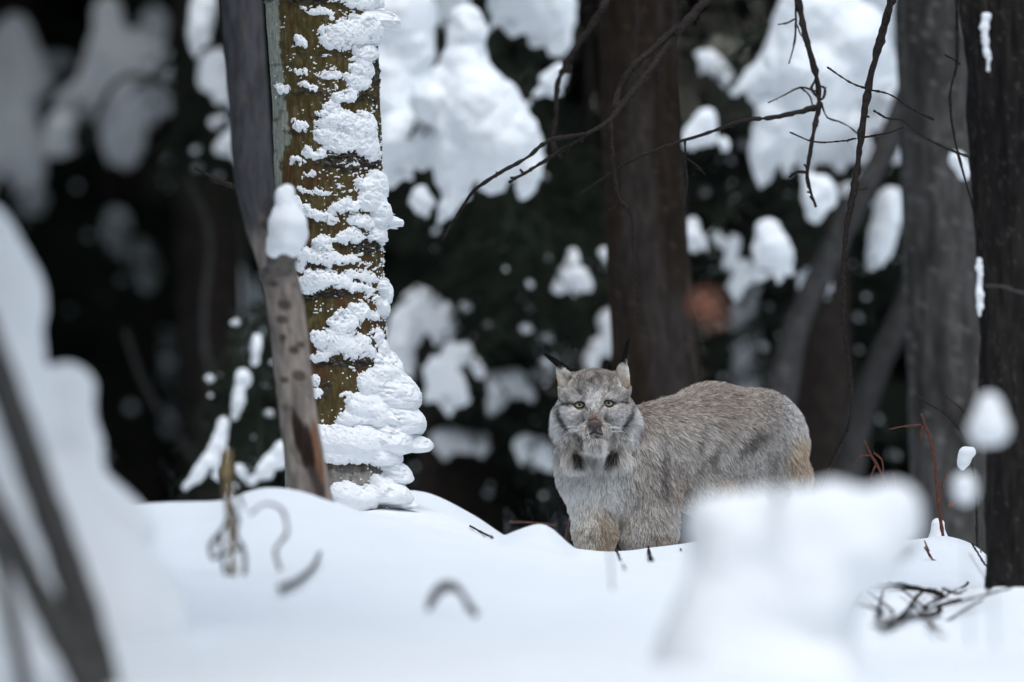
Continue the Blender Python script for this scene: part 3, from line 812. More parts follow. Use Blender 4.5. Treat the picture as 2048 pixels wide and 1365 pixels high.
def spruce(label, base, height, r, seed, pads, d0, filler=0, fill_box=None, fill_len=(0.3, 0.7), hh=None, tip=None, crown_z=None, crown_r=1.0, scraps=1):
    """pads: list of (distance, [lumps]) ; each is a bough carrying snow"""
    g = np.random.default_rng(seed)
    base = np.array(base, float)
    t = thing('spruce_tree', label, 'tree', base)
    top = base + np.array([0, 0, height]) if tip is None else np.array(tip, float)
    v, f = tube([base - np.array([0, 0, 0.3]), (base + top) / 2, top], [r, r * 0.7, r * 0.1], 16, 12, 0.05)
    mesh_np('trunk', v, f, nmat('spruce_bark', (0.045, 0.037, 0.032), .95, .02, .4, 40), t)
    if crown_z:                                                  # upper boughs above the frame, added to block light on the background
        Cc, Dc, Lc, Wc = crown(base[0], base[1], crown_z, top[2] - crown_z, crown_r, 5200, 0.2, g)
        mesh_np('crown', *sprays(Cc, Dc, Lc, Wc * 1.2, seed=seed), NEEDLE, t, smooth=False)
    def stem_at(z):
        s = np.clip((z - base[2]) / (top[2] - base[2]), 0, 1)
        return base + (top - base) * s
    for d, prims in pads:
        if d < 30: d = d + BACK
        pts = np.array([q for p in prims for q in (at(p[0], p[1], d), at(p[3], p[4], d))])
        rad = np.mean([p[2] for p in prims]) * K * d
        c = pts.mean(0)
        lo = pts[np.argmin(pts[:, 2])]
        p0 = stem_at(c[2] + 0.12)
        tipp = c * 0.5 + lo * 0.5 + np.array([0, -0.04, -0.03])
        ext = np.ptp(pts[:, 0]) + 2 * rad
        geo = [bough_geo(p0, tipp, g, width=max(0.12, ext * 0.55), droop=0.10, dens=1.2)]
        for p in prims:                                          # needle sprays hang from under the snow
            for e in ((p[0], p[1], p[2]), (p[3], p[4], p[5])):
                q = at(e[0], e[1], d); rr = e[2] * K * d
                for m in range(4):
                    a = q + np.array([g.uniform(-.6, .6) * rr, g.uniform(0.0, 1.0) * rr + 0.01, -rr * 0.5])
                    b = a + np.array([g.uniform(-.5, .5) * rr, g.uniform(-0.3, 0.6) * rr, -rr * g.uniform(0.5, 1.1) - 0.015])
                    geo.append(needles_along(np.array([a, b]), g, 700, 0.018, 0.0024))
        b = mesh_np('bough', *join(geo), NEEDLE, t, smooth=False)
        u = K * d
        for pv, pf in lumps(prims, d, h=hh or 5 * u, k=12 * u, deep=1.35, noise=((8 * u, 24 * u) if rad > 22 * u else (6 * u, 13 * u)), seed=seed + int(c[0] * 50), split=True):
            mesh_np('snow_cap', pv, pf, SNOW, b)
    dust = []
    for k in range(filler):                                      # boughs that carry no snow to speak of
        (x0, x1), (y0, y1), (e0, e1) = fill_box
        e = at(g.uniform(x0, x1), g.uniform(y0, y1), d0 + (BACK if d0 < 30 else 0) + g.uniform(e0, e1))
        p0 = stem_at(e[2] + 0.2)
        geo = bough_geo(p0, e, g, width=g.uniform(*fill_len), droop=0.12, dens=1.0)
        mesh_np('bough', *geo, NEEDLE, t, smooth=False)
        for m in range(scraps):                                       # scraps of snow caught on the twigs
            s = g.uniform(0.55, 1.05)
            c = p0 * (1 - s) + e * s + np.array([g.normal(0, 0.11), g.uniform(-0.15, 0.0), g.normal(-0.02, 0.05) + 0.35 * s * (1 - s) * 0.4])
            dust.append(scrap(c, g.uniform(0.004, 0.012) * (1 if d0 < 30 else 1.5), g))
    if dust:
        o = mesh_np('snow_scraps', *join(dust), SNOW, t); o['kind'] = 'stuff'
    return t

def gbase(px, d):
    if d < 30: d = d + BACK
    x = (px - 1024) * K * d
    return (x, d, gz(x, d))

# the heavily draped spruce right of the aspen
spruce('spruce with a large cape of snow hanging right of the aspen trunk', gbase(940, 26.6), 6.0, 0.11, 101, [
    (22.9, [(933, 42, 34, 940, 62, 36), (922, 80, 26, 926, 120, 34), (926, 130, 44, 950, 210, 76), (950, 210, 78, 985, 285, 76), (885, 165, 34, 865, 200, 48),
            (1005, 205, 36, 1045, 275, 36), (1050, 280, 30, 1058, 335, 25), (1058, 345, 24, 1048, 374, 18), (905, 300, 46, 905, 345, 34), (905, 345, 28, 908, 388, 18), (905, 390, 17, 893, 416, 19),
            (965, 320, 34, 968, 346, 12), (1000, 330, 30, 1002, 360, 10), (1030, 320, 22, 1028, 335, 12)]),
    (23.3, [(798, 30, 74, 812, 110, 58), (775, 130, 60, 785, 215, 64), (850, 200, 48, 800, 220, 52)]),
    (23.1, [(860, 250, 50, 800, 275, 52), (785, 290, 46, 800, 325, 26), (770, 320, 30, 790, 345, 12), (845, 285, 30, 850, 300, 18)]),
    (22.9, [(840, 388, 17, 846, 405, 16), (838, 405, 12, 840, 422, 7), (855, 398, 10, 862, 402, 6)]),
    (23.6, [(1040, -30, 70, 1090, 10, 62), (1080, 40, 34, 1075, 68, 14), (1072, 72, 10, 1068, 86, 6), (1110, 50, 20, 1128, 84, 7), (1010, 20, 30, 1015, 35, 18)]),
    (23.2, [(1120, 142, 16, 1100, 160, 17), (1096, 166, 12, 1056, 208, 6), (1110, 165, 12, 1116, 182, 7)]),
    (23.8, [(880, -40, 50, 900, -20, 46)])],
    23.6, filler=18, fill_box=((960, 1180), (380, 760), (0.5, 1.4)), hh=0.0075, crown_z=1.9, crown_r=1.15, scraps=2)
# its lower neighbour
spruce('small spruce with splayed snowy boughs between aspen and lynx', gbase(860, 26.2), 2.4, 0.05, 102, [
    (24.9, [(840, 612, 36, 880, 640, 34), (845, 590, 14, 850, 600, 20), (815, 640, 34, 800, 690, 30), (800, 690, 28, 810, 720, 14)]),
    (24.6, [(905, 705, 20, 895, 750, 26), (870, 735, 20, 862, 740, 16), (930, 700, 14, 960, 745, 9), (880, 775, 22, 856, 792, 9), (910, 770, 24, 930, 800, 9), (900, 780, 18, 898, 822, 7)]),
    (25.6, [(1000, 765, 26, 1030, 760, 22), (990, 800, 14, 985, 826, 8), (1060, 780, 12, 1065, 790, 8)]),
    (25.2, [(1050, 890, 22, 1090, 905, 22), (1090, 915, 14, 1100, 930, 9)]),
    (26.0, [(890, 880, 26, 960, 886, 18), (1120, 700, 22, 1100, 740, 12)]),
    (25.8, [(1030, 570, 9, 1020, 566, 10), (975, 574, 8, 990, 590, 6)])],
    25.2, filler=18, fill_box=((800, 1120), (620, 1040), (0.8, 1.6)), scraps=2)
spruce('little spruce tips with snow in front of the brown trunk', gbase(1180, 25.6), 2.2, 0.04, 103, [
    (24.4, [(1146, 505, 9, 1144, 545, 22), (1136, 555, 18, 1112, 574, 9), (1152, 560, 16, 1155, 580, 9), (1160, 550, 14, 1180, 574, 7)]),
    (24.3, [(1210, 505, 11, 1226, 515, 14), (1228, 525, 12, 1232, 545, 9), (1236, 550, 8, 1248, 574, 5)]),
    (24.8, [(1215, 640, 20, 1230, 690, 22), (1195, 690, 14, 1180, 720, 14)])],
    24.8, filler=12, fill_box=((1090, 1260), (520, 1000), (0.0, 0.8)), fill_len=(0.15, 0.35))
# right-hand spruce
spruce('spruce hung with snow between the brown trunk and the grey trunk', gbase(1640, 25.4), 6.0, 0.1, 104, [
    (23.9, [(1640, 40, 88, 1585, 130, 66), (1570, 140, 58, 1510, 165, 24), (1505, 160, 20, 1468, 186, 9), (1630, 150, 96, 1640, 235, 74), (1700, 90, 86, 1735, 170, 52),
            (1690, 250, 54, 1680, 305, 22), (1560, 240, 50, 1535, 300, 34), (1530, 310, 30, 1528, 345, 20), (1590, 270, 46, 1604, 304, 16), (1645, 290, 30, 1640, 312, 12), (1740, 190, 34, 1752, 240, 16), (1715, 300, 16, 1718, 318, 8)]),
    (24.4, [(1700, -60, 110, 1800, -20, 80), (1770, 130, 34, 1780, 180, 20)]),
    (23.6, [(1412, 236, 20, 1395, 262, 22), (1380, 275, 18, 1350, 292, 9), (1415, 258, 16, 1420, 276, 10), (1448, 285, 9, 1450, 292, 8)]),
    (23.7, [(1622, 365, 18, 1645, 375, 22), (1630, 400, 26, 1636, 415, 18), (1658, 385, 14, 1664, 400, 8)]),
    (23.7, [(1535, 462, 24, 1545, 490, 34), (1530, 500, 26, 1525, 540, 14), (1555, 505, 26, 1560, 552, 10), (1575, 510, 12, 1580, 545, 6)]),
    (24.0, [(1385, 445, 13, 1380, 470, 25), (1400, 480, 10, 1408, 492, 6)]),
    (24.2, [(1780, 400, 26, 1775, 440, 28), (1765, 470, 28, 1755, 500, 20), (1750, 510, 12, 1748, 530, 7)]),
    (24.2, [(1620, 560, 24, 1640, 560, 22), (1650, 580, 8, 1652, 594, 5)]),
    (24.3, [(1735, 332, 16, 1728, 352, 14), (1700, 372, 10, 1690, 378, 9)]),
    (24.6, [(1420, 120, 20, 1450, 150, 16), (1400, 110, 9, 1405, 118, 8)]),
    (24.9, [(1470, 480, 12, 1460, 520, 14), (1490, 540, 20, 1470, 575, 16), (1430, 470, 10, 1438, 480, 9)]),
    (24.6, [(1785, 290, 20, 1790, 310, 12), (1760, 250, 10, 1765, 260, 8)])],
    24.6, filler=26, fill_box=((1360, 1780), (330, 900), (1.0, 2.0)), hh=0.0075, scraps=5, crown_z=1.9, crown_r=1.15)
spruce('thin young spruce stem caked with snow behind the lynx back', gbase(1488, 26.0), 1.55, 0.05, 105, [
    (25.8, [(1498, 590, 18, 1494, 660, 22), (1492, 660, 27, 1490, 780, 30), (1470, 610, 14, 1466, 640, 10)])],
    25.9, filler=5, fill_box=((1450, 1540), (620, 800), (0.0, 0.4)), fill_len=(0.1, 0.2))
# left: blurred far spruces
spruce('blurred spruce with grey snow lumps in the upper left background', gbase(260, 36), 9.0, 0.14, 106, [
    (33.5, [(215, 20, 30, 220, 90, 34), (230, 120, 62, 190, 190, 42), (250, 170, 60, 250, 270, 40), (150, 190, 26, 130, 200, 20)]),
    (33.5, [(270, 100, 44, 320, 140, 46), (310, 170, 46, 330, 180, 30), (235, 280, 34, 240, 300, 26)]),
    (33.0, [(120, 250, 30, 108, 290, 26), (140, 240, 18, 150, 245, 12), (140, 295, 12, 150, 296, 9)]),
    (34.0, [(308, 40, 28, 306, 80, 24)]),
    (35.0, [(235, 440, 28, 235, 480, 26), (290, 500, 26, 300, 560, 20), (345, 330, 20, 350, 350, 24)])],
    34, filler=14, fill_box=((40, 360), (60, 1000), (0.2, 1.4)), hh=0.022, crown_z=2.6, crown_r=1.6)
spruce('blurred spruce at the far left edge with streaks of grey snow', gbase(20, 37), 9.0, 0.14, 107, [
    (34.5, [(30, 60, 34, 60, 160, 44), (20, 150, 50, 30, 260, 48), (40, 280, 46, 50, 340, 36), (-30, 120, 70, -20, 300, 60)]),
    (35.5, [(60, 380, 26, 70, 400, 26), (100, 130, 26, 130, 120, 18)])],
    35, filler=12, fill_box=((-60, 160), (60, 900), (0.2, 1.4)), hh=0.022, crown_z=2.6, crown_r=1.6)
spruce('dim snowy undergrowth spruce left of the birch', gbase(300, 40), 3.4, 0.08, 108, [
    (37, [(280, 700, 40, 330, 690, 34), (300, 760, 46, 330, 820, 34), (270, 960, 34, 300, 985, 26)]),
    (31.2, [(470, 560, 34, 500, 640, 40), (490, 680, 36, 480, 720, 30), (440, 780, 20, 430, 800, 18)])],
    37, filler=14, fill_box=((200, 520), (560, 1000), (0.2, 1.4)), hh=0.024)
spruce('spruce bough with white lumps showing left of the birch top', gbase(440, 27.5), 5.0, 0.08, 109, [
    (25.6, [(408, 5, 26, 400, 50, 24), (396, 70, 16, 394, 105, 7)]),
    (26.2, [(430, 130, 32, 425, 160, 30), (450, 180, 24, 440, 190, 16)]),
    (26.2, [(462, 270, 12, 440, 298, 12), (470, 280, 20, 480, 300, 14), (450, 232, 8, 425, 244, 6)])],
    26, filler=10, fill_box=((380, 540), (180, 420), (0.0, 0.9)), fill_len=(0.15, 0.4), crown_z=2.1, crown_r=1.1)
spruce('young spruce with strips of snow at the foot of the birch', gbase(505, 23.4), 1.35, 0.03, 110, [
    (22.3, [(446, 845, 11, 438, 890, 15), (430, 905, 14, 400, 940, 13), (392, 950, 10, 372, 972, 6), (440, 910, 9, 432, 950, 7)]),
    (22.4, [(486, 750, 13, 478, 800, 12), (474, 805, 9, 470, 830, 6)]),
    (22.4, [(514, 680, 10, 512, 720, 9)]),
    (22.2, [(565, 905, 22, 530, 935, 14), (525, 940, 10, 505, 965, 7)]),
    (22.4, [(476, 935, 10, 484, 945, 11)])],
    22.7, filler=24, fill_box=((400, 590), (700, 1040), (-0.2, 0.4)), fill_len=(0.1, 0.25), tip=at(540, 620, 24.6))
# ------------------------------------------------------------------ hanging branches (they belong to the bare trees)
def bumps(pts, n, r, seed):
    """little buds and spurs along a twig given as (px, py, d)"""
    g = np.random.default_rng(seed)
    P = spline(np.array(pts, float), 60)
    out = []
    for i in g.choice(np.arange(3, 59), n, replace=False):
        a = P[i]; ang = g.uniform(0, 2 * math.pi)
        l = r * g.uniform(1.3, 2.2)
        out.append(ptube([tuple(a), (a[0] + math.cos(ang) * l, a[1] + math.sin(ang) * l, a[2] + g.uniform(-.005, .005))], r * 0.6, r * 0.3, n=4, sides=5))
    return out

def branch(parent, name, main, r0, r1, subs=(), mat=None, seed=0, nb=14, label=None):
    r0, r1 = r0 * 0.85, r1 * 0.85
    parts = [ptube(main, r0, r1, rough=0.13, seed=seed)] + bumps(main, nb, (r0 + r1) * 0.45, seed)
    o = mesh_np(name, *join(parts), mat or TWIG, parent)
    for k, (pts, a, b) in enumerate(subs):
        q = [ptube(pts, a, b, rough=0.15, seed=seed + k + 1)] + bumps(pts, 3, (a + b) * 0.5, seed + k)
        mesh_np('twig', *join(q), mat or TWIG, o)
    return o

# brown tree: forked branch sweeping down left
branch(brown, 'branch', [(1300, -420, 22.9), (1400, -260, 22.2), (1450, -120, 21.6), (1420, -10, 21.0), (1395, 20, 20.9), (1345, 75, 20.8), (1300, 140, 20.7), (1240, 215, 20.6), (1215, 245, 20.55), (1170, 270, 20.5), (1090, 322, 20.45), (1018, 365, 20.4)], 15, 3.2, [
    ([(1352, 55, 20.8), (1310, 95, 20.75), (1262, 140, 20.7), (1240, 175, 20.7), (1230, 218, 20.65)], 7, 7),
    ([(1172, 268, 20.5), (1130, 275, 20.45), (1100, 280, 20.4), (1050, 318, 20.35), (985, 355, 20.3), (945, 385, 20.3), (915, 430, 20.3), (882, 485, 20.3)], 4.5, 3),
    ([(1220, 245, 20.55), (1224, 300, 20.55), (1232, 370, 20.55), (1238, 398, 20.55), (1258, 420, 20.55), (1266, 490, 20.55), (1273, 570, 20.55), (1275, 632, 20.55)], 4.5, 2.2),
    ([(1238, 395, 20.55), (1228, 415, 20.55), (1216, 420, 20.55)], 2, 1.4),
    ([(1320, 100, 20.8), (1316, 150, 20.8), (1315, 195, 20.8)], 3, 2)], seed=5, nb=18)
branch(brown, 'branch', [(1215, -420, 22.9), (1225, -200, 21.6), (1220, -20, 21.3), (1205, 15, 21.2), (1170, 70, 21.2), (1130, 130, 21.2), (1116, 165, 21.2), (1112, 240, 21.2), (1104, 290, 21.2), (1108, 308, 21.2)], 10, 4, [
    ([(1105, 285, 21.2), (1116, 305, 21.2), (1122, 318, 21.2)], 4, 2), ([(1130, 130, 21.2), (1137, 146, 21.2)], 7, 5)], seed=8, nb=14)
branch(brown, 'branch', [(1272, -300, 22.9), (1275, -120, 22.3), (1275, 0, 22.0), (1272, 100, 22.0), (1268, 180, 22.0), (1256, 250, 22.0), (1262, 310, 22.0), (1250, 360, 22.0), (1240, 384, 22.0)], 5, 2.4, seed=12, nb=10)
# grey tree at the right: two long hanging branches
b_sub = [
    ([(1640, 212, 20.55), (1600, 224, 20.5), (1540, 236, 20.45), (1480, 243, 20.4), (1440, 258, 20.4), (1398, 272, 20.4), (1340, 290, 20.4), (1290, 310, 20.4), (1240, 335, 20.45), (1160, 388, 20.5)], 5.5, 1.8),
    ([(1370, 282, 20.4), (1371, 320, 20.4), (1374, 370, 20.4), (1366, 424, 20.4)], 2.6, 1.6), ([(1374, 318, 20.4), (1395, 333, 20.4), (1410, 350, 20.4)], 1.8, 1.2),
    ([(1590, -5, 20.6), (1592, 40, 20.6), (1588, 90, 20.6), (1578, 128, 20.6)], 2.6, 1.6), ([(1590, 38, 20.6), (1575, 46, 20.6), (1556, 50, 20.6)], 1.8, 1.3), ([(1594, 50, 20.6), (1600, 66, 20.6), (1604, 74, 20.6)], 1.6, 1.2),
    ([(1636, 185, 20.55), (1602, 175, 20.55), (1570, 190, 20.55), (1536, 206, 20.55)], 2.4, 1.3), ([(1598, 174, 20.55), (1618, 190, 20.55), (1626, 214, 20.55)], 2, 1.5),
    ([(1630, 160, 20.55), (1626, 185, 20.5), (1640, 198, 20.5), (1650, 178, 20.55), (1638, 172, 20.6)], 2.6, 2.2),
    ([(1642, 205, 20.55), (1655, 236, 20.55), (1682, 245, 20.55), (1706, 260, 20.55), (1714, 268, 20.55)], 2, 1.3),
    ([(1612, 345, 20.5), (1592, 345, 20.5), (1578, 354, 20.5)], 3.4, 2.4)]
branch(pale_t, 'branch', [(1850, -420, 23.5), (1700, -330, 22.0), (1610, -180, 20.9), (1592, -40, 20.6), (1600, 20, 20.6), (1616, 90, 20.55), (1632, 150, 20.55), (1638, 200, 20.55), (1628, 260, 20.5), (1618, 320, 20.5), (1614, 350, 20.5), (1622, 385, 20.5), (1632, 415, 20.5)], 11, 3.4, b_sub, seed=20, nb=18)
branch(pale_t, 'branch', [(1860, -360, 23.5), (1840, -240, 21.4), (1800, -120, 20.3), (1780, 10, 19.7), (1764, 70, 19.7), (1742, 150, 19.7), (1728, 230, 19.7), (1716, 320, 19.7), (1706, 390, 19.7), (1694, 450, 19.7), (1688, 520, 19.7), (1686, 600, 19.7), (1690, 680, 19.75), (1700, 740, 19.8), (1704, 800, 19.9), (1698, 850, 20.1), (1676, 900, 20.3), (1652, 950, 20.5), (1640, 985, 20.6)], 12, 3.5, [
    ([(1655, 135, 20.2), (1700, 165, 20.1), (1740, 180, 20.0), (1790, 195, 19.9), (1830, 222, 19.9), (1868, 240, 19.9)], 2, 2.4),
    ([(1580, 265, 20.3), (1620, 282, 20.2), (1690, 282, 20.0), (1720, 276, 19.75), (1770, 268, 19.8), (1805, 255, 19.9)], 1.6, 2.2),
    ([(1748, 222, 19.7), (1770, 235, 19.8), (1800, 240, 20.0), (1840, 270, 20.3), (1900, 300, 20.6), (1945, 318, 20.8)], 2.0, 3.0),
    ([(1706, 376, 19.7), (1722, 380, 19.7), (1734, 376, 19.7)], 3, 2)], seed=24, nb=24)
# dark tree: long thin whips hanging beside it, with scraps of snow
branch(dark_t, 'branch', [(1940, -260, 18.9), (1912, -60, 19.2), (1914, 60, 19.3), (1914, 120, 19.3), (1900, 200, 19.4), (1906, 260, 19.4), (1922, 330, 19.4), (1942, 400, 19.4), (1956, 480, 19.3), (1960, 560, 19.3), (1962, 640, 19.3), (1968, 700, 19.2)], 4.5, 1.6, [
    ([(1890, 110, 19.6), (1912, 122, 19.5), (1918, 128, 19.4)], 2.2, 3.2), ([(1968, 0, 18.5), (1972, 30, 18.45), (1964, 70, 18.45), (1940, 98, 18.5)], 3, 2)], seed=30, nb=12)
branch(dark_t, 'branch', [(2060, 590, 18.5), (2030, 582, 18.3), (1990, 572, 18.2), (1965, 572, 18.2)], 4, 2, seed=33, nb=5, mat=TWIG_GREY)
mesh_np('snow_scrap', *lumps([(1972, 35, 9, 1968, 55, 10), (1968, 70, 9, 1974, 110, 5), (1976, 120, 4, 1976, 140, 3)], 18.4, h=0.003, k=0.006, noise=(0.007, 0.014), seed=1), SNOW, dark_t)
mesh_np('snow_scrap', *lumps([(1958, 520, 5, 1960, 600, 7), (1960, 600, 6, 1960, 640, 4)], 18.5, h=0.003, k=0.006, noise=(0.007, 0.014), seed=2), SNOW, dark_t)
mesh_np('snow_scrap', *lumps([(1920, 240, 14, 1925, 270, 12), (1915, 320, 18, 1930, 345, 16), (1896, 245, 8, 1890, 248, 7)], 23.2, h=0.006, k=0.01, noise=(0.006, 0.03), seed=3), SNOW, pale_t)

# ------------------------------------------------------------------ near, blurred stems at the lower left
for k, (lab, pts, a, b) in enumerate([
    ('thickest blurred grey stem rising across the lower left corner', [(-180, 300, 13.5), (-70, 570, 13.5), (10, 780, 13.5), (80, 980, 13.5), (150, 1180, 13.5), (215, 1400, 13.5), (260, 1560, 13.5)], 30, 38),
    ('middle one of the blurred dark stems in the lower left corner', [(-200, 700, 13.3), (-80, 900, 13.3), (20, 1080, 13.3), (110, 1250, 13.3), (190, 1400, 13.3), (260, 1580, 13.3)], 26, 33),
    ('thinnest blurred stem, lowest at the left edge', [(-90, 820, 13.1), (-20, 1060, 13.1), (20, 1220, 13.1), (50, 1370, 13.1), (90, 1580, 13.1)], 13, 17)]):
    t = mesh_np('bare_sapling', *ptube(pts, a, b, n=40, sides=14, rough=0.03, seed=k), TWIG_GREY)
    tag(t, lab, 'sapling', 'bare saplings in the lower left corner')

# ------------------------------------------------------------------ small things in the snow
def stem_thing(name, label, cat, loc, tubes, mat, part='stem'):
    t = thing(name, label, cat, loc)
    for k, (pts, a, b) in enumerate(tubes):
        mesh_np(part, *ptube(pts, a, b, rough=0.12, wob=0.0006, seed=k + len(label)), mat, t)
    return t

PD = hit(470, 1152) - 0.03
t = stem_thing('dry_plant', 'blurred dry plant stalk with crooked twigs in front of the birch', 'plant', at(470, 1150, PD), [
    ([(462, 1010, PD), (452, 1050, PD), (432, 1075, PD), (420, 1105, PD), (424, 1118, PD)], 5, 4), ([(458, 1000, PD), (475, 1045, PD), (470, 1060, PD), (486, 1100, PD), (488, 1150, PD)], 4, 5),
    ([(424, 1118, PD), (450, 1108, PD), (480, 1096, PD)], 4, 4), ([(440, 1060, PD), (444, 1110, PD), (452, 1150, PD)], 4, 4), ([(470, 960, PD), (480, 1000, PD), (488, 1018, PD)], 4, 3)], TWIG)
mesh_np('stalk', *ptube([(452, 905, PD), (452, 940, PD), (455, 990, PD), (462, 1060, PD), (466, 1170, PD)], 10, 6, rough=0.1), STRAW, t)
mesh_np('dry_tip', *ptube([(452, 900, PD), (452, 930, PD), (453, 955, PD)], 9, 12, n=8, sides=8, rough=0.2), nmat('dry_tip', (0.42, 0.31, 0.16), .8, .2, .4, 60), t)
stem_thing('bent_stalk', 'faint arched grass stalk on the snow right of the dry plant', 'plant', at(560, 1120, PD), [
    ([(500, 1030, PD), (530, 1008, PD), (555, 1012, PD), (572, 1040, PD), (572, 1070, PD), (552, 1095, PD), (560, 1140, PD)], 2.6, 4)], TWIG_GREY)
stem_thing('fallen_twig', 'faint slanting twig half sunk in snow below the birch', 'twig', at(600, 1150, 15.8), [
    (lay([(640, 1105), (620, 1140), (590, 1165), (560, 1180)], 0.01, 0.03), 3, 7)], TWIG_GREY)
RD = hit(905, 1232) - 0.03
t = stem_thing('bent_reed', 'dark bent reed forming a roof over snow in the foreground', 'plant', at(905, 1230, RD), [
    ([(856, 1222, RD), (872, 1182, RD), (888, 1168, RD), (902, 1166, RD), (925, 1190, RD), (954, 1232, RD)], 7, 6), ([(866, 1210, RD - .04), (882, 1182, RD - .04), (912, 1180, RD - .04), (940, 1225, RD - .04)], 5, 4)], nmat('wet_reed', (0.07, 0.075, 0.085), .7, .3, .3, 30))
for lab, pts, a, b, d in [('short stalk poking out of snow below the front paws', [(1232, 1100), (1240, 1118), (1250, 1138)], 3.0, 2.0, 18.6),
                          ('dark seed head on a thin stalk below the lynx chest', [(1296, 1088), (1298, 1104), (1302, 1120)], 2.0, 6.0, 18.9),
                          ('tiny stalk in the snow below the lynx elbow', [(1350, 1086), (1362, 1100)], 2.5, 1.5, 18.8),
                          ('thin dark twig lying on the snow slope right of the aspen', [(940, 1052), (965, 1066), (985, 1075)], 2.0, 2.6, 19.6)]:
    tag(mesh_np('snow_stalk', *ptube(lay(pts, 0.004, 0.01), a, b, n=10, rough=0.2), TWIG), lab, 'stalk')
stem_thing('grass_stalk', 'thin reddish grass stalk left of the lynx leg', 'plant', at(1131, 1100, 20.4), [
    ([(1129, 1105, 20.4), (1133, 1070, 20.4), (1139, 1040, 20.4)], 2.0, 1.4), ([(1020, 1044, 20.9), (1070, 1046, 20.8), (1115, 1050, 20.7)], 2, 1.4)], TWIG_RED)
stem_thing('blurred_stalk', 'very thin blurred stalk crossing the chest of the lynx', 'plant', at(1225, 1190, 16.0), [
    ([(1190, 890, 16.0), (1196, 930, 16.0), (1208, 980, 16.0), (1216, 1060, 16.0), (1225, 1180, 16.0)], 1.6, 1.8)], TWIG_GREY)

# foreground whip with a withered leaf, crossing the lynx rump
t = stem_thing('leafy_whip', 'blurred grey whip crossing the lynx rump with an orange withered leaf', 'plant', at(1560, 1100, 12.8), [
    ([(1560, 1006, 13.25), (1556, 950, 12.95), (1552, 840, 12.8), (1530, 740, 12.8), (1480, 660, 12.8), (1420, 612, 12.8)], 6, 2.5), ], TWIG_GREY)
def leaf_mesh(c, sx, sz, tilt):
    g = np.random.default_rng(int(abs(c[0]) * 1000))
    n, m = 9, 7
    U, Vv = np.meshgrid(np.linspace(-1, 1, n), np.linspace(-1, 1, m), indexing='ij')
    w = np.sqrt(np.clip(1 - U ** 2, 0, 1)) * (1 - 0.25 * U)
    X = U * sx; Zz = Vv * w * sz; Y = 0.35 * sx * (Vv ** 2 - U ** 2) + 0.1 * sx * np.sin(5 * U + 3 * Vv)
    ca, sa = math.cos(tilt), math.sin(tilt)
    V = np.stack([c[0] + X * ca - Zz * sa, c[1] + Y, c[2] + X * sa + Zz * ca], -1).reshape(-1, 3)
    i, j = np.meshgrid(np.arange(n - 1), np.arange(m - 1), indexing='ij')
    q = (i * m + j).ravel()
    return V, np.stack([q, q + m, q + m + 1, q + 1], 1)
for (px, py, a, b, tl) in [(1412, 606, 30, 24, .3), (1428, 630, 26, 20, -.5)]:
    mesh_np('leaf', *leaf_mesh(at(px, py, 12.8), a * K * 12.8, b * K * 12.8, tl), LEAF, t)

# snow caps on hidden stems at the right, near and blurred
def capped_stem(label, prims, d, stem):
    t = thing('snow_capped_stem', label, 'plant', at(*stem[-1]), 'snow-capped stems at the right')
    mesh_np('stem', *ptube(stem, 1.0, 1.2, rough=.1), TWIG_GREY, t)
    mesh_np('snow_cap', *lumps(prims, d, h=0.004, k=0.01, noise=(0.003, 0.03), seed=int(stem[0][0])), SNOW, t)
capped_stem('large blurred egg-shaped snow cap in front of the dark right trunk', [(1978, 812, 26, 1978, 850, 40), (1965, 862, 26, 1992, 862, 26)], 14.4, [(1978, 850, 14.4), (1980, 1000, 14.4), (1990, 1300, 14.4)])
capped_stem('smaller round blurred snow cap below the large egg-shaped one', [(1928, 972, 24, 1930, 985, 25)], 14.6, [(1930, 985, 14.6), (1932, 1100, 14.6), (1940, 1290, 14.6)])
capped_stem('sharp small lump of snow on a twig left of the right trunk', [(1932, 908, 15, 1928, 922, 14), (1922, 932, 7, 1925, 938, 4), (1944, 902, 7, 1946, 905, 6)], 19.6, [(1944, 900, 19.6), (1950, 935, 19.6), (1956, 985, 19.6), (1962, 1110, 19.6)])
# red twigs
t = stem_thing('red_shrub', 'thin red twigs with a snow cap at their foot by the right trunks', 'shrub', at(1885, 1110, 19.8), [
    ([(1892, 1110, 19.8), (1884, 1060, 19.8), (1874, 980, 19.8), (1870, 920, 19.8), (1858, 870, 19.8), (1842, 826, 19.8)], 4.5, 2.4),
    ([(1842, 850, 19.8), (1810, 852, 19.8), (1778, 858, 19.8)], 2, 1.4), ([(1846, 852, 19.8), (1842, 870, 19.8), (1846, 880, 19.8)], 2.5, 3.2),
    ([(1880, 1010, 19.9), (1884, 970, 19.9), (1894, 945, 19.9)], 2, 1.5), ([(1878, 1125, 19.5), (1862, 1110, 19.5), (1848, 1082, 19.5)], 3, 2), ([(1882, 1130, 19.4), (1866, 1120, 19.4), (1850, 1095, 19.4)], 3, 2.4)], TWIG_RED)
mesh_np('snow_cap', *lumps([(1876, 1050, 13, 1876, 1062, 15), (1876, 1080, 20, 1870, 1110, 30)], 19.95, h=0.003, k=0.008, noise=(0.003, 0.02), seed=5), SNOW, t)
mesh_np('leaf', *leaf_mesh(at(1902, 1010, 19.8), 0.008, 0.006, .9), LEAF, t)
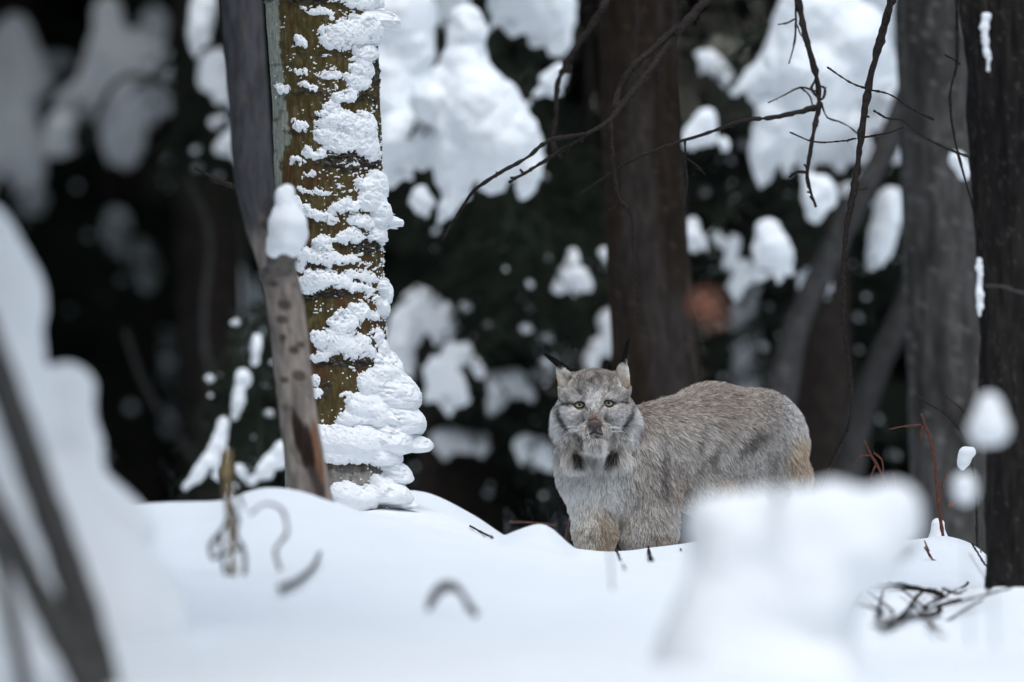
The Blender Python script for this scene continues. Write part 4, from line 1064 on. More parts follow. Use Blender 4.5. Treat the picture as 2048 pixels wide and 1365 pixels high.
stem_thing('red_shrub', 'short reddish forked twigs just right of the lynx rump', 'shrub', at(1780, 1010, 20.3), [
    ([(1785, 1090, 20.3), (1772, 970, 20.3), (1755, 930, 20.3), (1742, 908, 20.3), (1728, 880, 20.3)], 3, 1.8), ([(1746, 912, 20.3), (1724, 912, 20.3), (1710, 924, 20.3)], 1.8, 1.2), ([(1748, 906, 20.3), (1762, 918, 20.3), (1766, 950, 20.3)], 2, 1.6),
    ([(1752, 930, 20.3), (1744, 946, 20.3), (1740, 962, 20.3)], 2, 2.6), ([(1786, 1090, 20.3), (1788, 960, 20.3), (1786, 945, 20.3)], 2, 1.4)], TWIG_RED)
stem_thing('red_shrub', 'fine twigs slanting across the grey trunk at the right', 'shrub', at(1960, 1120, 20.2), [
    ([(1956, 1120, 20.2), (1940, 920, 20.2), (1918, 860, 20.2), (1890, 828, 20.2), (1860, 810, 20.2), (1830, 790, 20.2)], 2.6, 1.8), ([(1944, 842, 20.2), (1916, 812, 20.2), (1890, 792, 20.2)], 1.8, 1.3)], TWIG)
# fallen branch with twigs on the snow, lower right
t = thing('fallen_branch', 'tangle of dead dark branch and twigs lying on snow at the lower right', 'branch', at(1830, 1260, 17.4))
fb = [([(1640, 1262), (1690, 1222), (1720, 1190), (1760, 1172), (1800, 1170), (1850, 1178), (1884, 1188)], 7, 6),
      ([(1760, 1256), (1800, 1240), (1850, 1230), (1880, 1222), (1905, 1205), (1922, 1200)], 6, 4),
      ([(1780, 1246), (1820, 1215), (1838, 1190), (1850, 1182)], 4, 3), ([(1700, 1206), (1740, 1215), (1770, 1240), (1790, 1244)], 3, 3),
      ([(1768, 1178), (1760, 1215), (1762, 1245)], 2.6, 2), ([(1735, 1185), (1770, 1210), (1786, 1232)], 2.6, 2), ([(1820, 1208), (1850, 1230), (1880, 1255)], 2.4, 2),
      ([(1800, 1176), (1830, 1200), (1842, 1210)], 2.2, 1.8), ([(1720, 1195), (1700, 1235), (1690, 1270)], 3, 2), ([(1705, 1215), (1686, 1238), (1684, 1216)], 2.6, 2),
      ([(1885, 1178), (1920, 1186), (1930, 1180)], 3, 2.4), ([(1935, 1165), (1985, 1190), (2020, 1180)], 2.4, 2), ([(1860, 1250), (1920, 1225), (1970, 1195)], 2.4, 2.4),
      ([(1740, 1252), (1765, 1254), (1790, 1258)], 2.6, 2), ([(1850, 1245), (1870, 1262), (1890, 1268)], 2, 1.6), ([(1972, 1178), (1990, 1160), (1960, 1120), (1940, 1090)], 2.4, 2)]
for k, (pts, a, b) in enumerate(fb):
    mesh_np('limb' if k < 2 else 'twig', *ptube(lay(pts, 0.012, 0.03 + 0.012 * (k % 4)), a, b, rough=0.14, wob=0.0010, seed=60 + k), TWIG, t)
stem_thing('bent_stalk', 'blurred grey stalk slanting down right of the snow heap', 'plant', at(1740, 1180, 14.6), [
    ([(1835, 1095, 14.6), (1790, 1135, 14.6), (1740, 1170, 14.6), (1700, 1200, 14.5), (1650, 1300, 14.4)], 5, 9)], TWIG_GREY)
# faint whips in the gloom at the left
for lab, pts in [('thin arched sapling whip in the dark left of the birch', [(375, 360, 28), (410, 430, 28), (422, 500, 28), (410, 600, 28), (412, 700, 28), (430, 780, 28), (440, 860, 28), (446, 1200, 28)]),
                 ('crossing thin whip low in the dark left background', [(250, 660, 29), (290, 770, 29), (330, 840, 29), (380, 900, 29), (430, 1200, 29)]),
                 ('slanting twig before the grey snow at the upper left', [(170, 300, 30), (200, 220, 30), (240, 160, 30), (280, 150, 30), (340, 180, 30), (420, 300, 30), (450, 1300, 30)])]:
    tag(mesh_np('sapling_whip', *ptube(pts, 5, 7, rough=.08), TWIG_GREY), lab, 'sapling')
# ------------------------------------------------------------------ the lynx
LD = 20.0
LU = K * LD
def lx(p):
    """lynx space (photo px right, photo px down, px away from the lens) -> metres; sizes stay true"""
    p = np.asarray(p, float)
    return np.stack([(p[..., 0] - 1024) * LU, LD + p[..., 2] * LU, CZ - (p[..., 1] - 682.5) * LU], -1)

LROOT = at(1290, 1120, LD + 0.12); LROOT[1] = LD + 0.12
lynx = thing('lynx', 'grey lynx with black ear tufts standing in snow and staring at the lens', 'lynx', LROOT)

f = Field((1060, 690, -160), (1660, 1230, 560), 3.0)
B = lambda c, r, k=14: f.ball(c, r, k)
Cn = lambda p, r, q, s, k=16, **kw: f.cone(p, r, q, s, k, **kw)
# trunk of the body
Cn((1290, 905, 95), 84, (1430, 874, 255), 92, 30)
Cn((1430, 874, 255), 92, (1525, 878, 375), 90, 30)
B((1215, 955, 40), (80, 88, 80), 30)          # chest
B((1288, 930, 62), (62, 92, 66), 16)          # left shoulder
B((1180, 930, 60), (62, 80, 60), 30)          # right shoulder
B((1548, 905, 365), (74, 100, 80), 13)        # haunch
B((1482, 948, 300), (56, 62, 58), 14)         # thigh / flank
Cn((1210, 860, 20), 66, (1235, 930, 60), 84, 30)   # neck
Cn((1365, 950, 140), 58, (1420, 985, 215), 52, 24)   # belly
# legs
Cn((1186, 985, 15), 46, (1190, 1060, 0), 37, 20); Cn((1190, 1060, 0), 37, (1188, 1150, -4), 33, 14); B((1187, 1158, -16), (36, 20, 42), 12)
Cn((1292, 985, 55), 66, (1296, 1060, 45), 56, 22); Cn((1296, 1060, 45), 50, (1300, 1150, 36), 40, 14); B((1299, 1158, 24), (40, 20, 44), 12)
Cn((1500, 960, 330), 60, (1490, 1040, 300), 40, 18); Cn((1490, 1040, 300), 36, (1512, 1110, 340), 28, 12); Cn((1512, 1110, 340), 28, (1500, 1160, 320), 28, 12)
Cn((1575, 960, 400), 56, (1570, 1040, 380), 38, 18); Cn((1570, 1040, 380), 34, (1590, 1110, 420), 27, 12); Cn((1590, 1110, 420), 27, (1580, 1160, 400), 28, 12)
Cn((1570, 850, 450), 26, (1600, 900, 480), 22, 14)  # stub tail behind
# head
B((1188, 796, -20), (67, 58, 66), 14)
B((1146, 838, -14), (34, 40, 38), 14); B((1234, 838, -10), (36, 42, 40), 14)
Cn((1136, 858, -22), 26, (1150, 918, -44), 13, 10); Cn((1246, 856, -18), 28, (1233, 916, -42), 13, 10)   # ruff lobes
Cn((1188, 780, -60), 27, (1188, 836, -92), 19, 12)   # forehead and bridge
B((1176, 856, -88), (21, 12, 24), 7); B((1202, 855, -88), (21, 12, 24), 7)   # whisker pads
B((1190, 880, -86), (20, 13, 22), 6)                 # chin
B((1150, 828, -58), (28, 24, 24), 12); B((1228, 826, -56), (28, 24, 24), 12)     # cheek bones
Cn((1136, 793, -60), 12, (1166, 790, -74), 13, 10); Cn((1210, 788, -74), 13, (1240, 790, -58), 12, 10)   # brows
B((1136, 826, -32), (24, 30, 28), 12); B((1243, 824, -30), (24, 30, 28), 12)
# ears
Cn((1145, 784, -4), 28, (1121, 742, 2), 7, 9); Cn((1235, 780, 2), 26, (1249, 727, 8), 6, 9)
Cn((1143, 774, -26), 22, (1122, 748, -9), 5, 5, cut=True); Cn((1238, 768, -21), 21, (1247, 734, -3), 5, 5, cut=True)
# eye sockets
EYES = [(1158.5, 809.5, -70.0), (1216.5, 806.5, -69.0)]
for e in EYES: f.ball((e[0], e[1], e[2] - 9), (13, 9, 12), 4, cut=True)
f.noise(1.6, 26, 3, 4)
BV, BF = pieces(*f.mesh())[0]
# two smoothing passes
for it in range(2):
    acc = np.zeros_like(BV); cnt = np.zeros(len(BV))
    for c0, c1 in ((0, 1), (1, 2), (2, 3), (3, 0)):
        np.add.at(acc, BF[:, c0], BV[BF[:, c1]]); np.add.at(cnt, BF[:, c0], 1)
        np.add.at(acc, BF[:, c1], BV[BF[:, c0]]); np.add.at(cnt, BF[:, c1], 1)
    BV = BV * 0.5 + 0.5 * acc / cnt[:, None]
T_ = BF[:, ::-1]                       # photo-down axis flips handedness

def soft(P, c, r, a=0.0, p=2.0):
    """0..1 inside a soft ellipse in the frontal view, turned by a"""
    dx, dy = P[:, 0] - c[0], P[:, 1] - c[1]
    ca, sa = math.cos(a), math.sin(a)
    q = np.sqrt(((dx * ca + dy * sa) / r[0]) ** 2 + ((-dx * sa + dy * ca) / r[1]) ** 2)
    return np.clip(1.6 - q * 1.6 + 0.2, 0, 1)

def is_head(P):
    """weight of the head region"""
    d = np.sqrt(((P[:, 0] - 1189) / 92) ** 2 + ((P[:, 1] - 818) / 92) ** 2 + ((P[:, 2] + 25) / 88) ** 2)
    return np.clip((1.12 - d) * 6, 0, 1)

def coat(P, N):
    """mid, tip and root colour of the coat"""
    n = len(P)
    h = is_head(P); fr = sstep(-15, -45, P[:, 2])
    P = P + np.random.default_rng(3).normal(0, 1, P.shape) * (3.5 - 2.8 * h[:, None])
    low = vnoise(P[:, 0] / 26, P[:, 1] / 26, P[:, 2] / 26, 3)
    c = np.tile(np.array([0.48, 0.445, 0.41]), (n, 1))
    c = mixc(c, (0.29, 0.255, 0.225), np.clip(low * 0.9 + 0.2, 0, 1) * 0.7)
    body = 1 - h
    # back warmer and darker, flank greyer, rump edge tan, chest pale
    c = mixc(c, (0.27, 0.22, 0.18), body * sstep(900, 810, P[:, 1]) * 0.8)
    c = mixc(c, (0.86, 0.83, 0.78), body * soft(P, (1180, 985), (76, 85)) * 0.95)
    c = mixc(c, (0.62, 0.6, 0.57), body * soft(P, (1185, 930), (84, 60)) * 0.7)
    c = mixc(c, (0.55, 0.50, 0.43), body * soft(P, (1245, 1050), (26, 60)) * 0.9)
    c = mixc(c, (0.52, 0.46, 0.37), body * soft(P, (1172, 1060), (30, 70)) * 0.6)
    c = mixc(c, (0.36, 0.265, 0.18), body * soft(P + 9 * np.stack([low, low, low], 1), (1212, 1070), (26, 80), -0.1) * 0.8)
    c = mixc(c, (0.40, 0.285, 0.185), body * soft(P, (1616, 935), (44, 95), -0.1) * 0.75)
    c = mixc(c, (0.38, 0.23, 0.13), body * soft(P, (1450, 968), (40, 20)) * 0.7)
    c = mixc(c, (0.40, 0.28, 0.17), body * soft(P, (1500, 985), (60, 22)) * 0.7)
    c = mixc(c, (0.30, 0.235, 0.185), body * soft(P, (1355, 975), (22, 60), 0.1) * 0.6)
    c = mixc(c, (0.30, 0.19, 0.12), body * soft(P, (1330, 1080), (40, 24)) * 0.5)
    c = mixc(c, (0.05, 0.044, 0.04), body * soft(P, (1322, 935), (9, 76), -0.08) * 0.85)       # shade painted into the crease behind the shoulder
    c = mixc(c, (0.05, 0.043, 0.04), body * soft(P + 6 * np.stack([low, low, low], 1), (1500, 882), (54, 15), -0.55) * 0.75)         # shade of the flank fold, painted as a dark streak
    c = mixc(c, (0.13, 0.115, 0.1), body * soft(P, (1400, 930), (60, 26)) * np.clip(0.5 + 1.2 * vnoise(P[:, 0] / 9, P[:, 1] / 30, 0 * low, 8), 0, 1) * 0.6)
    fold_shade = sstep(0.1, 0.55, vnoise((P[:, 0] + 0.25 * P[:, 1]) / 11, P[:, 1] / 46, 0 * low, 19))  # shading of vertical flank folds, painted as dark streaks
    c = mixc(c, (0.15, 0.13, 0.115), body * soft(P, (1400, 915), (95, 60)) * fold_shade * 0.8)
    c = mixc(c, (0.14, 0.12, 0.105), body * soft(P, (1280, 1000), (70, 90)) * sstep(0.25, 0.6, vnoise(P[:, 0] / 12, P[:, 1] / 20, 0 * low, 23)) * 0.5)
    # face
    F_ = h * fr
    c = mixc(c, (0.36, 0.335, 0.31), h * 0.85)
    c = mixc(c, (0.50, 0.485, 0.47), F_ * (soft(P, (1150, 835), (30, 24)) + soft(P, (1230, 832), (30, 24))).clip(0, 1) * 0.7)
    ang = np.arctan2(P[:, 0] - 1189, 860 - P[:, 1]); nd_ = np.hypot(P[:, 0] - 1189, P[:, 1] - 850)
    st2 = vnoise(ang * 12, nd_ / 45, 0 * ang, 14)
    c = mixc(c, (0.10, 0.088, 0.08), h * sstep(48, 64, nd_) * sstep(775, 800, P[:, 1]) * sstep(0.05, 0.45, st2) * 0.9)
    c = mixc(c, (0.60, 0.58, 0.56), h * sstep(50, 70, nd_) * sstep(790, 815, P[:, 1]) * sstep(0.05, 0.5, -st2) * 0.7)
    c = mixc(c, (0.16, 0.138, 0.12), h * soft(P, (1190, 756), (74, 30)) * 0.85)
    stripes = sstep(0.15, 0.6, vnoise(P[:, 0] / 5.0, P[:, 1] / 12.0, 0 * low, 12))
    c = mixc(c, (0.09, 0.078, 0.07), F_ * soft(P, (1190, 765), (46, 26)) * stripes * 0.85)
    c = mixc(c, (0.05, 0.045, 0.04), F_ * soft(P, (1187, 785), (3, 14)) * 0.8)
    c = mixc(c, (0.58, 0.57, 0.55), F_ * soft(P, (1187, 800), (18, 26)) * 0.5)
    for sx_ in (-1, 1):
        ex, ey = (1158.5, 809.5) if sx_ < 0 else (1216.5, 806.5)
        c = mixc(c, (0.72, 0.62, 0.55), F_ * soft(P, (ex + sx_ * 2, ey + 9), (17, 6)) * 0.9)
        c = mixc(c, (0.70, 0.62, 0.56), F_ * soft(P, (ex + sx_ * 1, ey - 12), (15, 5), sx_ * 0.15) * 0.8)
        c = mixc(c, (0.03, 0.025, 0.022), F_ * soft(P, (ex + sx_ * 22, ey + 1), (16, 3.2), sx_ * 0.12) * 1.0)
        c = mixc(c, (0.10, 0.07, 0.06), F_ * soft(P, (ex - sx_ * 13, ey + 7), (3, 9), sx_ * 0.6) * 0.7)
        c = mixc(c, (0.10, 0.085, 0.075), F_ * soft(P, (ex - sx_ * 3, ey - 24), (3.5, 10), sx_ * 0.35) * 0.7)
        c = mixc(c, (0.03, 0.026, 0.024), h * soft(P, (1189 + sx_ * 60, 842), (5, 30), sx_ * 0.35) * 0.9)
        c = mixc(c, (0.75, 0.73, 0.71), h * soft(P, (1189 + sx_ * 70, 852), (6, 36), sx_ * 0.25) * 0.9)
    c = mixc(c, (0.27, 0.185, 0.145), F_ * soft(P, (1188, 834), (16, 8)) * 0.85)                      # warm bridge above the nose
    c = mixc(c, (0.80, 0.74, 0.62), F_ * (soft(P, (1170, 863), (18, 5)) + soft(P, (1208, 862), (18, 5))).clip(0, 1) * 0.9)
    wl = sstep(0.35, 0.7, np.sin(P[:, 1] * 1.15 + 0.05 * P[:, 0]))
    c = mixc(c, (0.10, 0.085, 0.075), F_ * (soft(P, (1166, 853), (14, 9)) + soft(P, (1214, 852), (14, 9))).clip(0, 1) * wl * 0.7)
    c = mixc(c, (0.95, 0.94, 0.92), F_ * soft(P, (1190, 885), (30, 15)) * 1.0)                       # white chin
    c = mixc(c, (0.12, 0.09, 0.08), F_ * soft(P, (1190, 869), (15, 4)) * 0.8)
    return c

def ruff_col(P, c):
    # throat and beard tufts below the chin
    c = mixc(c, (0.66, 0.58, 0.45), soft(P, (1160, 893), (26, 20), .6) * 0.9)
    c = mixc(c, (0.66, 0.58, 0.45), soft(P, (1222, 890), (26, 20), -.6) * 0.9)
    c = mixc(c, (0.95, 0.94, 0.91), soft(P, (1174, 914), (19, 38), .05) * 1.0)
    c = mixc(c, (0.95, 0.94, 0.91), soft(P, (1205, 914), (17, 38), -.05) * 1.0)
    c = mixc(c, (0.6, 0.57, 0.53), soft(P, (1191, 935), (6, 18)) * 0.6)
    c = mixc(c, (0.012, 0.011, 0.011), soft(P, (1152, 912), (10, 22), -.25) * 1.0)
    c = mixc(c, (0.012, 0.011, 0.011), soft(P, (1228, 908), (12, 25), .35) * 1.0)
    c = mixc(c, (0.08, 0.07, 0.065), soft(P, (1243, 882), (7, 22), .35) * 0.8)
    c = mixc(c, (0.08, 0.07, 0.065), soft(P, (1136, 888), (6, 18), -.4) * 0.8)
    c = mixc(c, (0.8, 0.78, 0.75), soft(P, (1250, 905), (5, 34), .4) * 0.85)
    c = mixc(c, (0.75, 0.73, 0.7), soft(P, (1132, 910), (5, 30), -.4) * 0.85)
    return c

# skin below the fur
vn = np.zeros_like(BV)
e1 = BV[BF[:, 1]] - BV[BF[:, 0]]; e2 = BV[BF[:, 3]] - BV[BF[:, 0]]
fn = np.cross(e1, e2); fn /= np.linalg.norm(fn, axis=1)[:, None] + 1e-9
for cidx in range(4): np.add.at(vn, BF[:, cidx], fn)
vn /= np.linalg.norm(vn, axis=1)[:, None] + 1e-9
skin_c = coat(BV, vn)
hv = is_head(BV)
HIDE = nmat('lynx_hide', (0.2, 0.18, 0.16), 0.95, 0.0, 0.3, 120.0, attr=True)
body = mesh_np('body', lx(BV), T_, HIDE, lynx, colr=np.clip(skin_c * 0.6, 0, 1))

# ---- fur
def hair_obj(name, parent, pts, rad, colr, mat):
    """pts (n,k,3) in metres, rad (n,k), colr (n,k,3)"""
    n, k = pts.shape[:2]
    cu = bpy.data.hair_curves.new(name)
    cu.add_curves([k] * n)
    o3 = np.array(world_loc(parent), dtype=np.float32)
    cu.attributes['position'].data.foreach_set('vector', (pts.reshape(-1, 3) - o3).astype(np.float32).ravel())
    ra = cu.attributes.get('radius') or cu.attributes.new('radius', 'FLOAT', 'POINT')
    ra.data.foreach_set('value', rad.astype(np.float32).ravel())
    ca = cu.attributes.new('hair_col', 'FLOAT_COLOR', 'POINT')
    cc = np.ones((n * k, 4), np.float32); cc[:, :3] = colr.reshape(-1, 3)
    ca.data.foreach_set('color', cc.ravel())
    cu.materials.append(mat)
    o = bpy.data.objects.new(name, cu)
    col.objects.link(o)
    o.parent = parent
    return o

FUR = bpy.data.materials.new('lynx_fur'); FUR.use_nodes = True
n_, l_ = FUR.node_tree.nodes, FUR.node_tree.links
b_ = n_['Principled BSDF']
a_ = n_.new('ShaderNodeAttribute'); a_.attribute_name = 'hair_col'
l_.new(a_.outputs['Color'], b_.inputs['Base Color'])
b_.inputs['Roughness'].default_value = 0.65
b_.inputs['Specular IOR Level'].default_value = 0.05

gf = np.random.default_rng(77)
tri = np.concatenate([BF[:, [0, 1, 2]], BF[:, [0, 2, 3]]])
A0, A1, A2 = BV[tri[:, 0]], BV[tri[:, 1]], BV[tri[:, 2]]
area = 0.5 * np.linalg.norm(np.cross(A1 - A0, A2 - A0), axis=1)
cen = (A0 + A1 + A2) / 3
tn = np.cross(A1 - A0, A2 - A0); tn /= np.linalg.norm(tn, axis=1)[:, None] + 1e-9
hd = is_head(cen)
wgt = area * (1 + 3.0 * hd) * np.where(tn[:, 2] > 0.35, 0.35, 1.0) * np.where(cen[:, 1] > 1125, 0.2, 1.0)
NH = 300000
ti = gf.choice(len(tri), NH, p=wgt / wgt.sum())
r1, r2 = np.sqrt(gf.random(NH))[:, None], gf.random(NH)[:, None]
P0 = A0[ti] * (1 - r1) + A1[ti] * (r1 * (1 - r2)) + A2[ti] * (r1 * r2)
N0 = vn[tri[ti, 0]] * (1 - r1) + vn[tri[ti, 1]] * (r1 * (1 - r2)) + vn[tri[ti, 2]] * (r1 * r2)
N0 /= np.linalg.norm(N0, axis=1)[:, None] + 1e-9
h0 = is_head(P0)
# keep the eyes, the nose and the lips clear
clear = np.zeros(NH, bool)
for e in EYES: clear |= (((P0[:, 0] - e[0]) / 12.5) ** 2 + ((P0[:, 1] - e[1]) / 7.5) ** 2 < 1) & (P0[:, 2] < -40)
mc = np.interp(P0[:, 0], [1160, 1170, 1180, 1188.5, 1197, 1207, 1218], [868, 869.5, 867, 863.5, 866.5, 868.5, 866])
clear |= (np.abs(P0[:, 1] - mc) < 1.8) & (np.abs(P0[:, 0] - 1189) < 27) & (P0[:, 2] < -60)
clear |= (((P0[:, 0] - 1188.5) / 15) ** 2 + ((P0[:, 1] - 848) / 9.5) ** 2 < 1) & (P0[:, 2] < -70)
P0, N0, h0 = P0[~clear], N0[~clear], h0[~clear]
NH = len(P0)
earz = (P0[:, 1] < 778) & ((np.abs(P0[:, 0] - 1189) > 44) | (P0[:, 1] < 742)) & (h0 > -1) & (P0[:, 0] < 1270)
inner = earz & (N0[:, 2] < -0.25)
# ---- lie of the coat
nose = np.array([1188.5, 842.0, -118.0])
Dh = P0 - nose
Dh[:, 1] = np.where(P0[:, 1] < 845, Dh[:, 1], Dh[:, 1] * 1.0 + 6)
Dh /= np.linalg.norm(Dh, axis=1)[:, None] + 1e-9
low = sstep(830, 900, P0[:, 1])
side = np.sign(P0[:, 0] - 1189)
Dh[:, 1] += low * 1.1
Dh[:, 0] *= 1 - 0.75 * low
tB = sstep(1240, 1420, P0[:, 0])
Db = np.stack([0.05 + 0.55 * tB, 1.0 - 0.55 * tB * sstep(900, 820, P0[:, 1]), 0.1 + 0.55 * tB], 1)
rump = sstep(1540, 1610, P0[:, 0])
Db = Db * (1 - rump[:, None]) + np.array([0.15, 1.0, 0.2]) * rump[:, None]
wE = earz.astype(float)[:, None]
De = np.stack([side * 0.15 + 0 * side, -1.0 + 0 * side, 0 * side], 1)
D = Dh * h0[:, None] + Db * (1 - h0[:, None])
D = D * (1 - wE) + De * wE
nl = [vnoise(P0[:, 0] / 13, P0[:, 1] / 13, P0[:, 2] / 13, s) for s in (91, 92, 93)]
ns = [vnoise(P0[:, 0] / 4.5, P0[:, 1] / 4.5, P0[:, 2] / 4.5, s) for s in (94, 95, 96)]
D = D + (np.stack(nl, 1) * 0.38 + np.stack(ns, 1) * 0.42) * (1 - 0.6 * h0[:, None]) + gf.normal(0, 0.13, (NH, 3))
D -= N0 * np.sum(D * N0, 1)[:, None]
D /= np.linalg.norm(D, axis=1)[:, None] + 1e-9
# ---- length and lift
nd = np.sqrt((P0[:, 0] - 1188.5) ** 2 + ((P0[:, 1] - 842) * 1.1) ** 2)
Lf = 1.4 + 6.0 * sstep(20, 75, nd)
ruffw = h0 * sstep(52, 76, np.abs(P0[:, 0] - 1189)) * sstep(800, 845, P0[:, 1])
beard = sstep(884, 898, P0[:, 1]) * sstep(936, 900, P0[:, 1]) * sstep(78, 48, np.abs(P0[:, 0] - 1189)) * (P0[:, 2] < 30)
Lb = 13 + 3 * sstep(1000, 900, P0[:, 1]) - 4 * sstep(1030, 1100, P0[:, 1])
Lb = np.where(P0[:, 0] > 1560, 15, Lb)
Ln = Lf * h0 + Lb * (1 - h0) + 9 * ruffw + 11 * beard
Ln = np.where(earz, np.where(inner, 6.0, 3.0), Ln)
Ln *= 0.65 + 0.6 * gf.random(NH)
lift = (0.20 * h0 * sstep(10, 60, nd) + 0.42 * (1 - h0) + 0.05 * ruffw + 0.03)
lift = np.where(earz, 0.35, lift) * (0.7 + 0.6 * gf.random(NH))
# ---- colours
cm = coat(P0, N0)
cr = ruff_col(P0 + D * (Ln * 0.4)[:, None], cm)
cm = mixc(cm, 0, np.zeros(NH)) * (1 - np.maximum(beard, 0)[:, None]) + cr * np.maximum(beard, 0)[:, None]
cm = np.where((ruffw > 0.2)[:, None], cm * 1.0, cm)
inner = inner & (np.abs(P0[:, 0] - 1187) > 43)
cE = np.where((inner)[:, None], np.array([[0.62, 0.58, 0.5]]), np.array([[0.2, 0.165, 0.13]]))
rimL = soft(P0, (1116, 782), (9, 26)) + soft(P0, (1150, 762), (12, 10), .6) + soft(P0, (1228, 752), (7, 26), .35) + soft(P0, (1258, 778), (7, 20))
cE = mixc(cE, (0.42, 0.25, 0.11), np.clip(rimL, 0, 1) * 0.85)
cE = mixc(cE, (0.10, 0.075, 0.055), (soft(P0, (1140, 782), (16, 10), -.4) + soft(P0, (1232, 772), (8, 12))).clip(0, 1) * 0.7)  # shade inside the ear bases, painted into the hair colour
cE = mixc(cE, (0.012, 0.011, 0.011), (soft(P0, (1120, 738), (9, 8)) + soft(P0, (1247, 727), (8, 9)) + soft(P0, (1140, 745), (22, 3.0), .45) + soft(P0, (1232, 738), (3, 20), .4)).clip(0, 1))
cm = cm * (1 - wE) + cE * wE
val = np.exp(gf.normal(0, 0.30, NH) + 0.34 * ns[0] + 0.14 * nl[0] + (0.24 + 0.2 * h0) * vnoise(P0[:, 0] / 2.4, P0[:, 1] / 4, P0[:, 2] / 2.4, 99))[:, None]
plain = np.clip(1 - beard - 0.5 * wE[:, 0], 0, 1)[:, None]
cm = cm * (val * plain + (1 - plain) * np.exp(gf.normal(0, 0.12, NH))[:, None])
ag = (gf.random(NH) < 0.30 * (1 - 0.8 * np.clip(cm.mean(1) / 0.6, 0, 1)))[:, None] * plain           # some guard hairs are dark-tipped, the others pale-tipped
t5 = np.array([0.0, 0.3, 0.6, 0.85, 1.0])
KP = 5
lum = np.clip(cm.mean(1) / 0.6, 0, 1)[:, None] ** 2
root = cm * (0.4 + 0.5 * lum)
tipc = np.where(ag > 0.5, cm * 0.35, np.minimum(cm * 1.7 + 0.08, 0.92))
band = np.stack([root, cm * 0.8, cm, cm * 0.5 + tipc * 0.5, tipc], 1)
frost = (P0[:, 0] > 1520) & (P0[:, 1] < 870) & (N0[:, 1] < 0.25) & (gf.random(NH) < 0.55 * sstep(1520, 1600, P0[:, 0]))
band[frost, 3:] = np.array([0.8, 0.83, 0.86])
bd = beard[:, None, None]
band = band * (1 - bd) + (cm[:, None] * np.array([0.85, 0.95, 1, 1.02, 1.05])[None, :, None]) * bd
# ---- strands: leave along the lift, then bend over with the lie and gravity
d0 = D * np.cos(lift * 1.5)[:, None] + N0 * np.sin(lift * 1.5)[:, None]
d1 = D * 0.96 + N0 * (0.20 * lift / 0.4)[:, None] + np.array([0, 0.12, 0])
d1 /= np.linalg.norm(d1, axis=1)[:, None]
S = []
for t in t5:
    S.append(P0 + (d0 * (t - 0.5 * t * t) + d1 * 0.5 * t * t)[:, :] * 1.0 * Ln[:, None] * (1.0) + d1 * (0.5 * t * t * Ln)[:, None])
S = np.stack(S, 1)
wd = np.where(h0 > 0.5, 0.50, 0.80)[:, None] * np.array([1.0, 1.0, 0.85, 0.55, 0.15])[None] * LU * 0.62
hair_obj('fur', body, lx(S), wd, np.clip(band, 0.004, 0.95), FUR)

# ---- ear tufts
gt = np.random.default_rng(5)
def tuft(curve, n, spread, rr):
    C_ = spline(np.array(curve, float), 9)
    pts = []
    for i in range(n):
        s0 = gt.random() * 0.45
        idx = np.linspace(s0 * 8, 8 * (0.72 + 0.28 * gt.random()), 7)
        c = np.stack([np.interp(idx, np.arange(9), C_[:, a]) for a in range(3)], 1)
        off = gt.normal(0, 1, 3) * spread
        c = c + off[None] * np.linspace(1.0, 0.35, 7)[:, None] + gt.normal(0, 0.9, 3)[None] * (np.linspace(0, 1, 7) ** 2)[:, None]
        pts.append(c)
    pts = np.array(pts)
    rad = np.ones((n, 1)) * np.array([1, 1, 1, .9, .7, .45, .15])[None] * rr * LU
    return pts, rad
for nm, curve in (('ear_tuft', [(1150, 757, 2), (1136, 742, 4), (1122, 733, 4), (1108, 722, 4), (1096, 713, 3), (1086, 707, 0)]),
                  ('ear_tuft', [(1228, 752, 6), (1234, 738, 8), (1242, 727, 8), (1249, 712, 8), (1253, 696, 8), (1258, 678, 6)])):
    pt, rd = tuft(curve, 320, 2.6, 0.8)
    hair_obj(nm, body, lx(pt), rd, np.full(pt.shape, 0.01) * np.array([1.0, .95, .95]), FUR)
# ---- whiskers
for sx_ in (-1, 1):
    wp = []
    for i in range(9):
        y0 = 858 + gt.uniform(-5, 7); x0 = 1189 + sx_ * gt.uniform(14, 24)
        ln = gt.uniform(38, 66)
        up = gt.uniform(-0.05, 0.5)
        wp.append(spline(np.array([(x0, y0, -104), (x0 + sx_ * ln * .5, y0 + ln * up * .25 - 3, -106), (x0 + sx_ * ln * .95, y0 + ln * up, -96)]), 7))
    wp = np.array(wp)
    hair_obj('whiskers', body, lx(wp), np.ones((9, 1)) * np.array([1, 1, .9, .8, .6, .4, .2])[None] * 0.28 * LU, np.full(wp.shape, 0.85), FUR)

# ---- eyes, nose, mouth
IR = bpy.data.materials.new('lynx_eye'); IR.use_nodes = True
n_, l_ = IR.node_tree.nodes, IR.node_tree.links
b_ = n_['Principled BSDF']; b_.inputs['Roughness'].default_value = 0.08; b_.inputs['Specular IOR Level'].default_value = 0.6
tc = n_.new('ShaderNodeTexCoord'); sp = n_.new('ShaderNodeSeparateXYZ'); cb = n_.new('ShaderNodeCombineXYZ'); ln_ = n_.new('ShaderNodeVectorMath'); ln_.operation = 'LENGTH'
l_.new(tc.outputs['Object'], sp.inputs[0]); l_.new(sp.outputs['X'], cb.inputs['X']); l_.new(sp.outputs['Z'], cb.inputs['Z']); l_.new(cb.outputs[0], ln_.inputs[0])
mr = n_.new('ShaderNodeMapRange'); mr.inputs['From Max'].default_value = 11.0 * LU
l_.new(ln_.outputs['Value'], mr.inputs['Value'])
rp_ = n_.new('ShaderNodeValToRGB'); er = rp_.color_ramp
er.elements[0].position = 0.0; er.elements[0].color = (0.004, 0.004, 0.004, 1)
